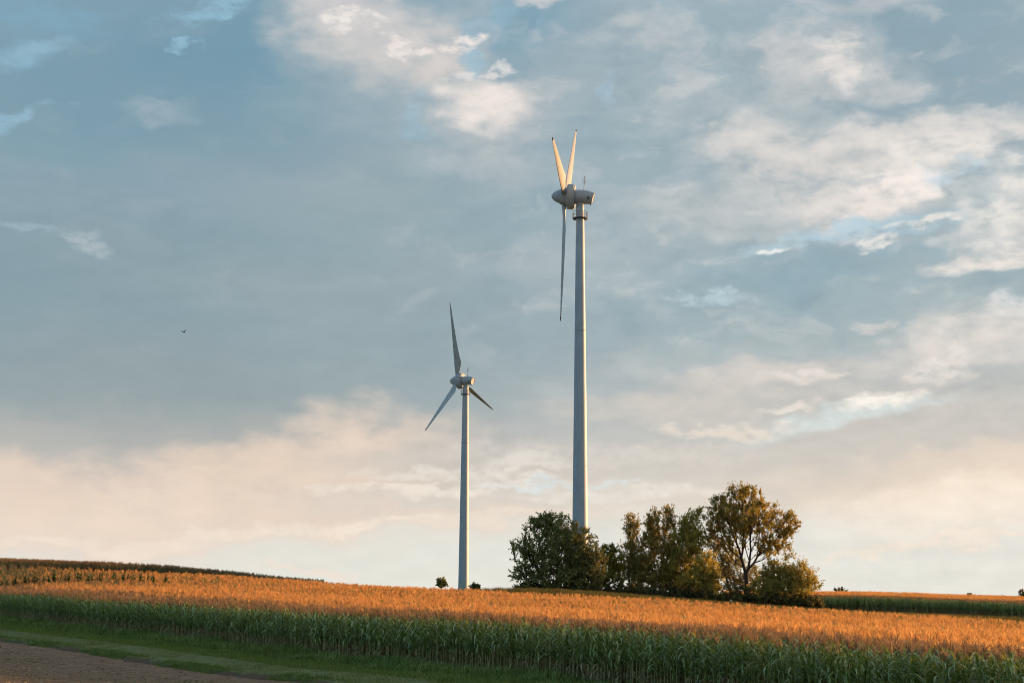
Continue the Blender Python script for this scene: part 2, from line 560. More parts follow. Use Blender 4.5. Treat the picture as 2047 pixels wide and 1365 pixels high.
def bark(name, c):
    m, T = mat(name)
    co = T.new('ShaderNodeTexCoord').outputs['Object']
    n = T.noise(T.vec('MULTIPLY', co, (9.0, 9.0, 2.0)), 1.0, 6, 0.65)
    col = T.mix(T.smooth(n, 0.3, 0.7), tuple(x * 0.55 for x in c), c)
    b = T.new('ShaderNodeBsdfPrincipled')
    T.l.new(col, b.inputs['Base Color'])
    b.inputs['Roughness'].default_value = 0.9
    bp = T.new('ShaderNodeBump')
    bp.inputs['Strength'].default_value = 0.6
    bp.inputs['Distance'].default_value = 0.03
    T.l.new(n, bp.inputs['Height'])
    T.l.new(bp.outputs[0], b.inputs['Normal'])
    out(T, b.outputs[0])
    return m


M = {}
M['steel'] = paint('tower_paint', (0.395, 0.445, 0.48), 0.5, 0.12)
M['steel_base'] = paint('tower_base_paint', (0.37, 0.43, 0.41), 0.5, 0.10)
M['shell'] = paint('nacelle_paint', (0.42, 0.43, 0.43), 0.45, 0.14)
M['blade'] = paint('blade_paint', (0.43, 0.43, 0.42), 0.42, 0.08)
M['dark'] = paint('dark_metal', (0.03, 0.032, 0.035), 0.6, 0.2)
M['galv'] = paint('galvanised_metal', (0.20, 0.20, 0.20), 0.55, 0.2, 0.3)
M['corn_leaf'] = leafy('corn_leaf', (0.142, 0.218, 0.047), (0.389, 0.496, 0.118), (0.755, 0.767, 0.283), 0.24, 0.30, 0.26)
M['corn_dry'] = leafy('corn_dry_leaf', (0.324, 0.234, 0.120), (0.552, 0.432, 0.216), None, 0.25, 0.6, 0.05)
M['corn_stalk'] = leafy('corn_stalk', (0.336, 0.350, 0.140), (0.560, 0.476, 0.238), None, 0.05, 0.6, 0.04)
M['tassel'] = leafy('corn_tassel', (0.52, 0.275, 0.118), (0.96, 0.61, 0.280), None, 0.42, 0.6, 0.0, 0.65)
M['tassel_shaded'] = leafy('corn_shaded_tassel', (0.26, 0.17, 0.11), (0.62, 0.41, 0.25), None, 0.25, 0.6, 0.0, 0.6)  # darkened copy of the tassel colour: paints shade onto the front rows
M['husk'] = leafy('corn_husk', (0.12, 0.16, 0.05), (0.22, 0.20, 0.08), None, 0.15, 0.6, 0.05)
M['grass_tall'] = leafy('tall_grass', (0.119, 0.188, 0.045), (0.196, 0.271, 0.059), (0.315, 0.309, 0.086), 0.25, 0.5, 0.05, 0.62)
M['grass_light'] = leafy('short_grass', (0.157, 0.209, 0.043), (0.221, 0.271, 0.056), (0.317, 0.302, 0.095), 0.25, 0.5, 0.03, 0.62)
M['grass_mown'] = leafy('mown_grass', (0.196, 0.224, 0.074), (0.295, 0.298, 0.104), (0.459, 0.357, 0.139), 0.2, 0.6, 0.0, 0.62)
M['grass_dry'] = leafy('dry_weeds', (0.09, 0.11, 0.035), (0.17, 0.15, 0.055), (0.36, 0.24, 0.11), 0.25, 0.6, 0.0, 0.62)
M['sprout'] = leafy('sprout', (0.07, 0.12, 0.03), (0.11, 0.17, 0.045), None, 0.25, 0.6, 0.0)
M['bark'] = bark('bark', (0.075, 0.055, 0.040))
M['bark_pale'] = bark('bark_pale', (0.15, 0.12, 0.09))

# field frame: the front edge of the corn is a straight line; s runs into the field, u along the edge
P0E = np.array([-0.4, 60.0])
TE = np.array([0.529, -0.849])
NE = np.array([0.849, 0.529])


def su(X, Y):
    dx, dy = X - P0E[0], Y - P0E[1]
    return dx * NE[0] + dy * NE[1], dx * TE[0] + dy * TE[1]


def xy(s, u):
    return P0E[0] + NE[0] * s + TE[0] * u, P0E[1] + NE[1] * s + TE[1] * u


# ------------------------------------------------------------------ terrain
HC = 2.45                     # corn height with tassel
CTRL = []                     # X, Y, z


def ctl(px, py, Y, h=0.0):
    p = at(px, py, Y)
    CTRL.append((p.x, p.y, p.z - h))


for px, py, Y in ((-250, 1222, 155), (0, 1243, 121), (500, 1298, 83), (1000, 1358, 60), (2047, 1500, 38)):
    ctl(px, py, Y)
for px, py, Y in ((0, 1295, 77), (0, 1365, 50), (500, 1350, 60), (660, 1368, 53), (-250, 1280, 85)):
    ctl(px, py, Y)
CTRL += [(0, 0, 1.75), (-14, 4, 1.7), (14, 4, 1.6), (0, 22, 0.75), (12, 20, 0.3), (-18, 24, 0.9), (0, 42, -0.05), (18, 18, 0.0), (40, 20, -1.5), (-40, 20, 2.0),
         (0, -60, 4.0), (-100, 0, 6.0), (100, 0, -4.0)]
for px, py, Y in ((-250, 1112, 172), (0, 1124, 167), (300, 1139, 162), (500, 1152, 159), (640, 1160, 156), (720, 1165, 154), (800, 1170, 151), (900, 1174, 147), (1100, 1182, 140),
                  (1400, 1200, 133), (1640, 1215, 128), (2047, 1241, 120), (2350, 1262, 112)):
    ctl(px, py, Y, HC)
for px, py, Y in ((0, 1116, 182), (300, 1128, 178), (480, 1141, 175), (600, 1156, 173), (660, 1172, 172), (500, 1152, 194), (600, 1172, 193), (690, 1186, 193), (0, 1119, 202), (300, 1133, 200), (-250, 1103, 188)):
    ctl(px, py, Y, HC)
for px, py, Y in ((800, 1190, 185), (900, 1187, 182), (980, 1182, 180), (1100, 1184, 182), (1240, 1196, 186), (1450, 1222, 198), (1620, 1226, 200), (1850, 1243, 165), (1690, 1227, 206), (1900, 1233, 206), (2060, 1239, 208), (2300, 1246, 210)):
    ctl(px, py, Y)
for px, py, Y in ((1640, 1183, 290), (1850, 1189, 290), (2060, 1197, 290), (2300, 1206, 290)):
    ctl(px, py, Y, HC)
CTRL += [(10.95, 247.0, 1.0), (-11.6, 399.0, -3.0), (-60, 330, 1.0), (30, 320, -1.0), (90, 420, -4.0), (-120, 420, -2.0),
         (0, 800, -14), (400, 800, -18), (-400, 800, -12), (0, 1600, -24), (900, 1600, -28), (-900, 1600, -24),
         (300, 200, -8), (-300, 200, 8), (300, -100, -8), (-300, -100, 8)]
CP = np.array(CTRL)


def tps_fit(P, lam=6.0):
    n = len(P)
    d2 = ((P[:, None, :2] - P[None, :, :2]) ** 2).sum(-1)
    K = np.where(d2 > 0, 0.5 * d2 * np.log(d2 + 1e-12), 0) + np.eye(n) * lam
    Q = np.c_[np.ones(n), P[:, :2]]
    L = np.block([[K, Q], [Q.T, np.zeros((3, 3))]])
    w = np.linalg.solve(L, np.r_[P[:, 2], 0, 0, 0])
    return w


WT = tps_fit(CP)


def ground(X, Y):
    X = np.asarray(X, float).ravel()
    Y = np.asarray(Y, float).ravel()
    z = np.empty(len(X))
    for i in range(0, len(X), 20000):
        x, y = X[i:i + 20000, None], Y[i:i + 20000, None]
        d2 = (x - CP[:, 0]) ** 2 + (y - CP[:, 1]) ** 2
        z[i:i + 20000] = (0.5 * d2 * np.log(d2 + 1e-12)) @ WT[:-3] + WT[-3] + WT[-2] * x[:, 0] + WT[-1] * y[:, 0]
    r = np.hypot(X, Y)
    k = np.clip((r - 700) / 900, 0, 1)
    return z * (1 - k) + (-26.0) * k


def gz(x, y):
    return float(ground([x], [y])[0])


def ground_mat():
    m, T = mat('ground_soil_and_turf')
    pos = T.new('ShaderNodeNewGeometry').outputs['Position']
    s = T.vec('DOT_PRODUCT', T.vec('SUBTRACT', pos, (P0E[0], P0E[1], 0.0)), (NE[0], NE[1], 0.0))
    n1 = T.noise(pos, 0.35, 5, 0.6)
    n2 = T.noise(pos, 6.0, 6, 0.7)
    n3 = T.noise(pos, 1.6, 5, 0.65)
    soil = T.mix(T.smooth(n2, 0.3, 0.72), (0.19, 0.100, 0.055), (0.46, 0.255, 0.145))
    soil = T.mix(T.math('MULTIPLY', T.smooth(n3, 0.35, 0.7), 0.5), soil, (0.51, 0.305, 0.185))
    turf = T.mix(T.smooth(n1, 0.3, 0.7), (0.050, 0.075, 0.022), (0.085, 0.095, 0.035))
    # tilled soil in front of the verge; sprouting thinly further towards the camera
    sj = T.math('ADD', s, T.math('MULTIPLY', T.math('SUBTRACT', n3, 0.5), 1.2))
    green = T.math('MULTIPLY', T.smooth(sj, -13.0, -19.0), T.smooth(n2, 0.35, 0.6))
    near = T.mix(T.math('MULTIPLY', green, 0.55), soil, (0.085, 0.105, 0.038))
    field = T.smooth(s, -1.0, 0.0)
    sepd = T.new('ShaderNodeSeparateXYZ')
    T.l.new(pos, sepd.inputs[0])
    far = T.smooth(sepd.outputs[1], 128, 140)
    inner = T.mix(far, (0.075, 0.055, 0.040), turf)
    col = T.mix(field, near, inner)
    b = T.new('ShaderNodeBsdfPrincipled')
    T.l.new(col, b.inputs['Base Color'])
    b.inputs['Roughness'].default_value = 0.95
    b.inputs['Specular IOR Level'].default_value = 0.1
    bp = T.new('ShaderNodeBump')
    bp.inputs['Strength'].default_value = 1.0
    bp.inputs['Distance'].default_value = 0.12
    T.l.new(T.math('ADD', n2, T.math('MULTIPLY', n3, 0.8)), bp.inputs['Height'])
    T.l.new(bp.outputs[0], b.inputs['Normal'])
    out(T, b.outputs[0])
    return m


def axis_steps(lo, hi, fine_lo, fine_hi, step, grow=1.18):
    a = list(np.arange(fine_lo, fine_hi + 1e-6, step))
    d = step
    while a[-1] < hi:
        d *= grow
        a.append(a[-1] + d)
    d = step
    while a[0] > lo:
        d *= grow
        a.insert(0, a[0] - d)
    return np.array(a)


def grid_mesh(name, X, Y, zf, mats, smooth=True):
    gx, gy = np.meshgrid(X, Y)
    z = zf(gx.ravel(), gy.ravel())
    v = np.c_[gx.ravel(), gy.ravel(), z]
    nx, ny = len(X), len(Y)
    i = np.arange((nx - 1) * (ny - 1))
    r, c = i // (nx - 1), i % (nx - 1)
    a = r * nx + c
    return np_mesh(name, v, np.c_[a, a + 1, a + nx + 1, a + nx], mats, smooth)


GX = axis_steps(-4000, 4000, -90, 110, 1.6)
GY = axis_steps(-400, 5000, -6, 300, 1.6)
tag(link('ground', grid_mesh('ground', GX, GY, ground, [ground_mat()])), 'bare soil and turf of the gently rolling farmland', 'ground', kind='structure')


# ---- grass verge between the tilled soil and the corn: a slightly raised strip
def wob(u, k=1.0):
    return 0.22 * np.sin(u * 0.55 * k) + 0.16 * np.sin(u * 1.37 * k + 1.0) + 0.10 * np.sin(u * 3.1 * k + 2.0)


def verge_mat():
    m, T = mat('verge_turf')
    pos = T.new('ShaderNodeNewGeometry').outputs['Position']
    s = T.vec('DOT_PRODUCT', T.vec('SUBTRACT', pos, (P0E[0], P0E[1], 0.0)), (NE[0], NE[1], 0.0))
    n1 = T.noise(pos, 0.8, 5, 0.65)
    n2 = T.noise(pos, 9.0, 6, 0.7)
    mown = T.mix(T.smooth(n2, 0.3, 0.7), (0.14, 0.16, 0.058), (0.30, 0.29, 0.13))
    lush = T.mix(T.smooth(n2, 0.3, 0.7), (0.040, 0.085, 0.018), (0.085, 0.140, 0.030))
    sj = T.math('ADD', s, T.math('MULTIPLY', T.math('SUBTRACT', n1, 0.5), 1.3))
    col = T.mix(T.smooth(sj, -5.0, -4.2), mown, lush)
    col = T.mix(T.smooth(sj, -8.25, -8.6), col, (0.16, 0.10, 0.062))
    b = T.new('ShaderNodeBsdfPrincipled')
    T.l.new(col, b.inputs['Base Color'])
    b.inputs['Roughness'].default_value = 0.95
    b.inputs['Specular IOR Level'].default_value = 0.1
    bp = T.new('ShaderNodeBump')
    bp.inputs['Distance'].default_value = 0.06
    T.l.new(n2, bp.inputs['Height'])
    T.l.new(bp.outputs[0], b.inputs['Normal'])
    out(T, b.outputs[0])
    return m


VS = np.r_[-8.9, -8.75, -8.55, -8.3, np.arange(-8.0, 0.4, 0.4), 0.6, 0.9]
VU = np.arange(-150, 42, 0.45)


def verge_height(s):
    return np.interp(s, [-8.9, -8.75, -8.55, -8.3, -6, -0.2, 0.6, 0.9], [-0.05, 0.03, 0.09, 0.14, 0.17, 0.16, 0.06, -0.05])


su_u, su_s = np.meshgrid(VU, VS)
sw = su_s + np.where(su_s < -7.5, wob(su_u), 0)
vx, vy = xy(sw.ravel(), su_u.ravel())
vz = ground(vx, vy) + verge_height(su_s.ravel()) + rng.normal(0, 0.012, vx.size)
nu, ns = len(VU), len(VS)
ii = np.arange((nu - 1) * (ns - 1))
aa = (ii // (nu - 1)) * nu + ii % (nu - 1)
tag(link('grass_verge', np_mesh('grass_verge', np.c_[vx, vy, vz], np.c_[aa, aa + 1, aa + nu + 1, aa + nu], [verge_mat()], True)),
    'strip of mown grass between tilled soil and corn', 'verge', kind='structure')


# ------------------------------------------------------------------ instanced stuff (geometry nodes)
def scatter(name, pts, idx, rotz, scl, protos, label, cat, tilt=None):
    me = bpy.data.meshes.new(name)
    n = len(pts)
    me.vertices.add(n)
    me.vertices.foreach_set('co', np.asarray(pts, np.float32).ravel())
    a = me.attributes.new('kind_index', 'INT', 'POINT')
    a.data.foreach_set('value', np.asarray(idx, np.int32))
    a = me.attributes.new('turn', 'FLOAT_VECTOR', 'POINT')
    t = np.zeros((n, 3), np.float32)
    if tilt is not None:
        t[:, :2] = tilt
    t[:, 2] = rotz
    a.data.foreach_set('vector', t.ravel())
    a = me.attributes.new('size', 'FLOAT_VECTOR', 'POINT')
    sc = np.asarray(scl, np.float32)
    if sc.ndim == 1:
        sc = np.c_[sc, sc, sc]
    a.data.foreach_set('vector', sc.ravel())
    o = link(name, me)
    ng = bpy.data.node_groups.new(name, 'GeometryNodeTree')
    ng.interface.new_socket('Geometry', in_out='INPUT', socket_type='NodeSocketGeometry')
    ng.interface.new_socket('Geometry', in_out='OUTPUT', socket_type='NodeSocketGeometry')
    N, L = ng.nodes, ng.links
    gi, go = N.new('NodeGroupInput'), N.new('NodeGroupOutput')
    iop = N.new('GeometryNodeInstanceOnPoints')
    iop.inputs['Pick Instance'].default_value = True
    jg = N.new('GeometryNodeJoinGeometry')
    for p in protos:
        oi = N.new('GeometryNodeObjectInfo')
        oi.inputs['Object'].default_value = p
        oi.inputs['As Instance'].default_value = True
        L.new(oi.outputs['Geometry'], jg.inputs[0])

    def named(nm, typ):
        q = N.new('GeometryNodeInputNamedAttribute')
        q.data_type = typ
        q.inputs[0].default_value = nm
        return q.outputs[0]

    L.new(gi.outputs[0], iop.inputs['Points'])
    L.new(jg.outputs[0], iop.inputs['Instance'])
    L.new(named('kind_index', 'INT'), iop.inputs['Instance Index'])
    e2r = N.new('FunctionNodeEulerToRotation')
    L.new(named('turn', 'FLOAT_VECTOR'), e2r.inputs[0])
    L.new(e2r.outputs[0], iop.inputs['Rotation'])
    L.new(named('size', 'FLOAT_VECTOR'), iop.inputs['Scale'])
    L.new(iop.outputs[0], go.inputs[0])
    md = o.modifiers.new('scatter', 'NODES')
    md.node_group = ng
    tag(o, label, cat, kind='stuff')
    return o


def proto(name, me):
    return bpy.data.objects.new(name, me)


# ------------------------------------------------------------------ corn
def leaf_strip(L, w, e0, droop, curl=0.0, n=6, fold=0.25):
    """corn leaf in the XZ plane: rises from the stalk, arches over and hangs; folded along its midrib"""
    pts = []
    x = z = 0.0
    e = e0
    for i in range(n + 1):
        t = i / n
        wd = w * min(1.0, 0.45 + 2.4 * t) * (1 - t ** 2.2) + 0.004
        pts.append((x, curl * t * t, z, wd, e))
        e -= droop / n * (0.4 + 1.4 * t)
        x += L / n * math.cos(e)
        z += L / n * math.sin(e)
    v, f = [], []
    for (px, py, pz, wd, e) in pts:
        lift = fold * wd
        v += [(px - math.sin(e) * lift, py - wd / 2, pz + math.cos(e) * lift), (px, py, pz), (px - math.sin(e) * lift, py + wd / 2, pz + math.cos(e) * lift)]
    for i in range(n):
        a = i * 3
        f += [(a, a + 1, a + 4, a + 3), (a + 1, a + 2, a + 5, a + 4)]
    return np.array(v), np.array(f)


def rotz(v, a):
    c, s = math.cos(a), math.sin(a)
    return np.c_[v[:, 0] * c - v[:, 1] * s, v[:, 0] * s + v[:, 1] * c, v[:, 2]]


def stalk_geo(h, r0, r1, n=4, seg=4):
    v, f = [], []
    for i in range(n + 1):
        t = i / n
        r = r0 + (r1 - r0) * t
        for k in range(seg):
            a = 2 * math.pi * k / seg
            v.append((r * math.cos(a) + 0.012 * math.sin(5 * t), r * math.sin(a), h * t))
    for i in range(n):
        for k in range(seg):
            k2 = (k + 1) % seg
            f.append((i * seg + k, i * seg + k2, (i + 1) * seg + k2, (i + 1) * seg + k))
    return np.array(v), np.array(f)


def tassel_geo(R, n=8, L=0.40, w=0.034):
    """spike with arching side branches, each a pair of crossed strips"""
    v, f = [], []

    def strip(p, ang):
        for cross in (0, 1):
            b = len(v)
            for (q, wd) in p:
                if cross == 0:
                    o = np.array([-math.sin(ang), math.cos(ang), 0]) * wd / 2
                else:
                    o = np.array([math.cos(ang) * 0.5, math.sin(ang) * 0.5, -0.6]) * wd / 2
                v.extend([tuple(q - o), tuple(q + o)])
            for i in range(len(p) - 1):
                a = b + 2 * i
                f.append((a, a + 1, a + 3, a + 2))

    strip([(np.array([0, 0, 0.0]), 0.014), (np.array([0.01, 0, L * 0.5]), w), (np.array([0.0, 0.01, L]), 0.008)], R.uniform(0, 6.28))
    for i in range(n):
        a = R.uniform(0, 6.28)
        l = L * R.uniform(0.55, 0.85)
        z0 = L * R.uniform(0.02, 0.38)
        o = R.uniform(0.18, 0.58)
        d = np.array([math.cos(a), math.sin(a), 0])
        p = [(np.array([0, 0, z0]), 0.010), (d * l * o * 0.55 + np.array([0, 0, z0 + l * 0.55]), w),
             (d * l * o + np.array([0, 0, z0 + l * R.uniform(0.55, 0.85)]), 0.010)]
        strip(p, a)
    return np.array(v), np.array(f)


def join_geo(parts, name, mats, smooth=True):
    V, Fq, MI, TI = [], [], [], []
    n = 0
    for v, f, mi, ti in parts:
        V.append(v)
        Fq.append(np.asarray(f) + n)
        MI += [mi] * len(f)
        TI += [ti] * len(v)
        n += len(v)
    return np_mesh(name, np.concatenate(V), np.concatenate(Fq), mats, smooth, TI, MI)


CORN_MATS = [M['corn_stalk'], M['corn_leaf'], M['corn_dry'], M['tassel'], M['husk'], M['tassel_shaded']]


def leaf_plan(R, h=2.02):
    """where the leaves of one plant sit: height, azimuth, length, width, start angle, droop, dry?"""
    plan = []
    pl = R.uniform(0, 6.28)
    n = R.randint(12, 14)
    for i in range(n):
        t = i / (n - 1)
        z = 0.30 + (h - 0.38) * t ** 0.9
        a = pl + math.pi * (i % 2) + R.uniform(-0.45, 0.45)
        L = (0.62 + 0.35 * math.sin(math.pi * min(1, t * 1.05 + 0.05))) * R.uniform(0.85, 1.12)
        if t > 0.85:
            L *= 0.72
        w = 0.075 * R.uniform(0.85, 1.2) * (0.8 + 0.35 * math.sin(math.pi * t))
        e0 = math.radians(R.uniform(48, 66) + 14 * t)
        dr = math.radians(R.uniform(95, 150) - 40 * t)
        dry = t < 0.20 or (t < 0.36 and R.random() < 0.45)
        if dry:
            e0 -= 0.35
            dr += 0.35
            w *= 0.7
        plan.append((z, a, L, w, e0, dr, dry))
    return plan


def corn_mesh(name, seed, tassel=True, low=False, hs=1.0, tm=3):
    R = random.Random(seed)
    h = 2.02 * hs
    parts = [(*stalk_geo(h, 0.019, 0.009, 3, 4), 0, R.random())]
    for (z, a, L, w, e0, dr, dry) in leaf_plan(R, h):
        if low and z < 0.9:
            continue
        v, f = leaf_strip(L, w, e0, dr, R.uniform(-0.12, 0.12), 4 if low else 6)
        v = rotz(v, a) + np.array([0, 0, z])
        parts.append((v, f, 2 if dry else 1, R.random()))
    if tassel:
        v, f = tassel_geo(R, 8 if not low else 9, 0.36 if tm == 5 else 0.40, 0.022 if tm == 5 else 0.026)
        parts.append((v + np.array([0, 0, h]), f, tm, R.random()))
    if not low:
        v, f = stalk_geo(0.24, 0.026, 0.012, 3, 5)
        c = R.uniform(0, 6.28)
        v = v + np.c_[v[:, 2] * 0.28 + 0.02, np.zeros(len(v)), np.full(len(v), 1.0)]
        parts.append((rotz(v, c), f, 4, R.random()))
    return join_geo(parts, name, CORN_MATS)


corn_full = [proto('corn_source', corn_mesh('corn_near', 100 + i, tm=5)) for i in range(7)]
corn_mid = [proto('corn_source', corn_mesh('corn_mid', 150 + i)) for i in range(5)]
corn_low = [proto('corn_source', corn_mesh('corn_far', 200 + i, low=True)) for i in range(7)]
M['tassel_brown'] = leafy('corn_brown_tassel', (0.26, 0.18, 0.10), (0.52, 0.35, 0.19), None, 0.15, 0.6, 0.0)
_keep = CORN_MATS
M['leaf_brown'] = leafy('corn_brown_leaf', (0.20, 0.17, 0.08), (0.40, 0.30, 0.16), None, 0.2, 0.6, 0.0)
CORN_MATS = [_keep[0], M['leaf_brown'], _keep[2], M['tassel_brown'], _keep[4], _keep[5]]
corn_brown = [proto('corn_source', corn_mesh('corn_brown', 400 + i, low=True)) for i in range(4)]
CORN_MATS = _keep
corn_bare = [proto('corn_source', corn_mesh('corn_bare', 350 + i, tassel=False, low=True, hs=1.08)) for i in range(2)]

ROW, GAP = 0.75, 0.17


def in_view(X, Y, m=0.05):
    t = X / np.maximum(Y, 1)
    return (np.abs(t) < 1023.5 / FPX + m) & (Y > 5)


FAR_PX = np.array([-250, 0, 300, 500, 640, 720, 800, 900, 1100, 1400, 1640, 2047, 2350], float)
FAR_Y = np.array([172, 167, 162, 159, 156, 154, 151, 147, 140, 133, 128, 120, 112], float)


def far_limit(X, Y):
    return np.interp(X / Y * FPX + CX, FAR_PX, FAR_Y)


# field points: rows parallel to the front edge
U0, U1 = -175, 60
rows = np.arange(0.25, 150, ROW)
ss, uu = np.meshgrid(rows, np.arange(U0, U1, GAP))
ss, uu = ss.ravel(), uu.ravel()
jit = rng.normal(0, 1, (2, ss.size))
ss2, uu2 = ss + jit[0] * 0.05, uu + jit[1] * 0.05
fx, fy = xy(ss2, uu2)
keep = in_view(fx, fy) & (fy < far_limit(fx, np.maximum(fy, 1)))
# plants fail here and there
keep &= rng.random(ss.size) > 0.04
front = keep & (ss < 0.5)
fx, fy, ss2, uu2, ss = fx[keep], fy[keep], ss2[keep], uu2[keep], ss[keep]
fz = ground(fx, fy)

# 300 plants of the front row stand as individuals: the nearest ones
d_cam = np.hypot(fx, fy)
cand = np.where(ss < 0.5)[0]
cand = cand[(np.abs(fx[cand] / fy[cand]) < 1023.5 / FPX + 0.004)]
solo = cand[np.argsort(d_cam[cand])][:300]
mask = np.ones(len(fx), bool)
mask[solo] = False

# leafy clumps, standing in for dark gaps, that stick out of the canopy in a line near the left edge
gap_pts = []
for i in range(16):
    px = 8 + i * 21.5 + random.uniform(-3, 3)
    py = float(np.interp(px, [0, 27, 80, 165, 290, 330], [1163, 1160, 1155, 1151, 1154, 1158])) + 6 + random.uniform(-1, 1)
    best, by = None, None
    for Y in np.arange(118, 200, 1.0):
        p = at(px, py, Y)
        dz = abs(p.z - (gz(p.x, Y) + HC - 0.1))
        if best is None or dz < best:
            best, by = dz, Y
    p = at(px, py, by)
    gap_pts.append((p.x, by))
# thinner tassels in the edge rows, their shade painted as a darker colour
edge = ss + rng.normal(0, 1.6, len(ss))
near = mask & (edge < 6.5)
mid = mask & ~near & (ss < 14)
far = mask & ~near & ~mid


def corn_scatter(name, sel, protos, label, smin=0.925, smax=1.065, X=None, Y=None, Z=None, wide=1.0):
    X = fx[sel] if X is None else X
    Y = fy[sel] if Y is None else Y
    Z = fz[sel] if Z is None else Z
    n = len(X)
    s = rng.uniform(smin, smax, n)
    s *= 1 + 0.035 * np.sin(X * 0.21 + 1) * np.sin(Y * 0.17) + 0.015 * np.sin(X * 0.63 + 2 * np.sin(Y * 0.29)) * np.sin(Y * 0.57 + X * 0.2)
    w = s * rng.uniform(0.9, 1.1, n) * wide
    return scatter(name, np.c_[X, Y, Z], rng.integers(0, len(protos), n), rng.uniform(0, 6.28, n), np.c_[w, w, s], protos, label, 'corn',
                   tilt=rng.normal(0, 0.05, (n, 2)))


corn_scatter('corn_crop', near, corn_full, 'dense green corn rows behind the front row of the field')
corn_scatter('corn_middle', mid, corn_mid * 2 + corn_full[:1], 'corn with bright tassels between the shade-coloured edge rows and the far canopy')
corn_scatter('corn_canopy', far, corn_low * 3 + corn_bare, 'golden tasselled top of the large cornfield reaching to the trees')

# leafy clumps, leaf green painted dark for lack of sun, that stand clear of the canopy in a line: each one a thing of its own
M['corn_shaded'] = leafy('corn_shaded_leaf', (0.030, 0.062, 0.016), (0.055, 0.100, 0.026), (0.085, 0.135, 0.036), 0.12, 0.5, 0.04)


def clump_meshes(seed):
    R = random.Random(seed)
    st, lv = [], []
    for k in range(10):
        ox, oy = R.gauss(0, 0.17), R.gauss(0, 0.17)
        h = 2.02 * R.uniform(1.26, 1.50)
        v, f = stalk_geo(h, 0.018, 0.008, 3, 4)
        st.append((v + np.array([ox, oy, 0]), f, 0, R.random()))
        for (z, a, L, w, e0, dr, dry) in leaf_plan(R, h):
            if z < 1.5:
                continue
            v, f = leaf_strip(L * 0.62, w * 1.7, e0, dr, 0.0, 4)
            lv.append((rotz(v, a) + np.array([ox, oy, z]), f, 0, R.random()))
    return join_geo(st, 'clump_stalks', [M['corn_stalk']]), join_geo(lv, 'clump_leaves', [M['corn_shaded']])


CLUMPS = [clump_meshes(700 + i) for i in range(4)]
NTH = 'first second third fourth fifth sixth seventh eighth ninth tenth eleventh twelfth thirteenth fourteenth fifteenth sixteenth'.split()
for i, (gx_, gy_) in enumerate(gap_pts):
    sm, lm = CLUMPS[i % 4]
    t = empty('leafy_corn_clump', (gx_, gy_, gz(gx_, gy_)))
    t.rotation_euler = (0, 0, random.uniform(0, 6.28))
    k = random.uniform(0.95, 1.06)
    t.scale = (k, k, k)
    tag(t, 'dark green leafy clump in the golden corn, %s of the row from the left edge' % NTH[i], 'corn clump', 'leafy clumps in the golden corn')
    link('stalks', sm, t)
    link('leaves', lm, t)


def block(name, test, ylo, yhi, dens, label, protos, xlo, xhi):
    n = int((xhi - xlo) * (yhi - ylo) * dens)
    X, Y = rng.uniform(xlo, xhi, n), rng.uniform(ylo, yhi, n)
    # rows running obliquely
    k = test(X, Y) & in_view(X, Y)
    X, Y = X[k], Y[k]
    return corn_scatter(name, None, protos, label, 0.93, 1.07, X, Y, ground(X, Y))


def px_of(X, Y):
    return X / Y * FPX + CX


B_FRONT = lambda X, Y: np.interp(px_of(X, Y), [-250, 0, 300, 480, 640, 660], [188, 182, 178, 175, 173, 172])
block('corn_on_crest', lambda X, Y: (Y > B_FRONT(X, Y)) & (Y < B_FRONT(X, Y) + 24) & (px_of(X, Y) < 655), 168, 216, 6.5,
      'brownish corn standing on the crest at the far left', corn_brown, -90, -18)
C_FRONT = lambda X, Y: np.interp(px_of(X, Y), [1560, 1690, 1900, 2060, 2300], [204, 204, 206, 208, 211])
block('corn_beyond_track', lambda X, Y: (Y > C_FRONT(X, Y)) & (Y < C_FRONT(X, Y) + 12), 200, 226, 7.0,
      'dark green corn wall beyond the trees at the right', corn_full, 33, 90)
block('corn_top_beyond_track', lambda X, Y: (Y >= C_FRONT(X, Y) + 12) & (Y < 272), 210, 272, 3.6,
      'thin golden strip of corn tops on the far right skyline', corn_low, 35, 125)


# ---- individuals of the front row
LEAVES, DRY = [], []
RL = random.Random(5)
for i in range(10):
    v, f = leaf_strip(RL.uniform(0.72, 0.98), RL.uniform(0.07, 0.095), math.radians(RL.uniform(50, 72)), math.radians(RL.uniform(75, 150)), RL.uniform(-0.14, 0.14), 7)
    LEAVES.append(np_mesh('corn_leaf', v, f, [M['corn_leaf']], True, np.full(len(v), RL.random())))
for i in range(4):
    v, f = leaf_strip(RL.uniform(0.5, 0.75), RL.uniform(0.045, 0.06), math.radians(RL.uniform(20, 45)), math.radians(RL.uniform(110, 160)), RL.uniform(-0.14, 0.14), 6)
    DRY.append(np_mesh('corn_dry_leaf', v, f, [M['corn_dry']], True, np.full(len(v), RL.random())))
STALKS, TASSELS, EARS = [], [], []
for i in range(3):
    v, f = stalk_geo(2.02, 0.020, 0.009, 5, 6)
    STALKS.append(np_mesh('corn_stalk', v, f, [M['corn_stalk']], True, np.full(len(v), RL.random())))
for i in range(5):
    v, f = tassel_geo(RL, 8, 0.36, 0.024)
    TASSELS.append(np_mesh('corn_tassel', v, f, [M['tassel_shaded']], False, np.full(len(v), RL.random())))
for i in range(2):
    v, f = stalk_geo(0.25, 0.028, 0.010, 4, 6)
    v = v + np.c_[v[:, 2] * 0.3 + 0.015, np.zeros(len(v)), np.zeros(len(v))]
    EARS.append(np_mesh('corn_ear', v, f, [M['husk']], True, np.full(len(v), RL.random())))

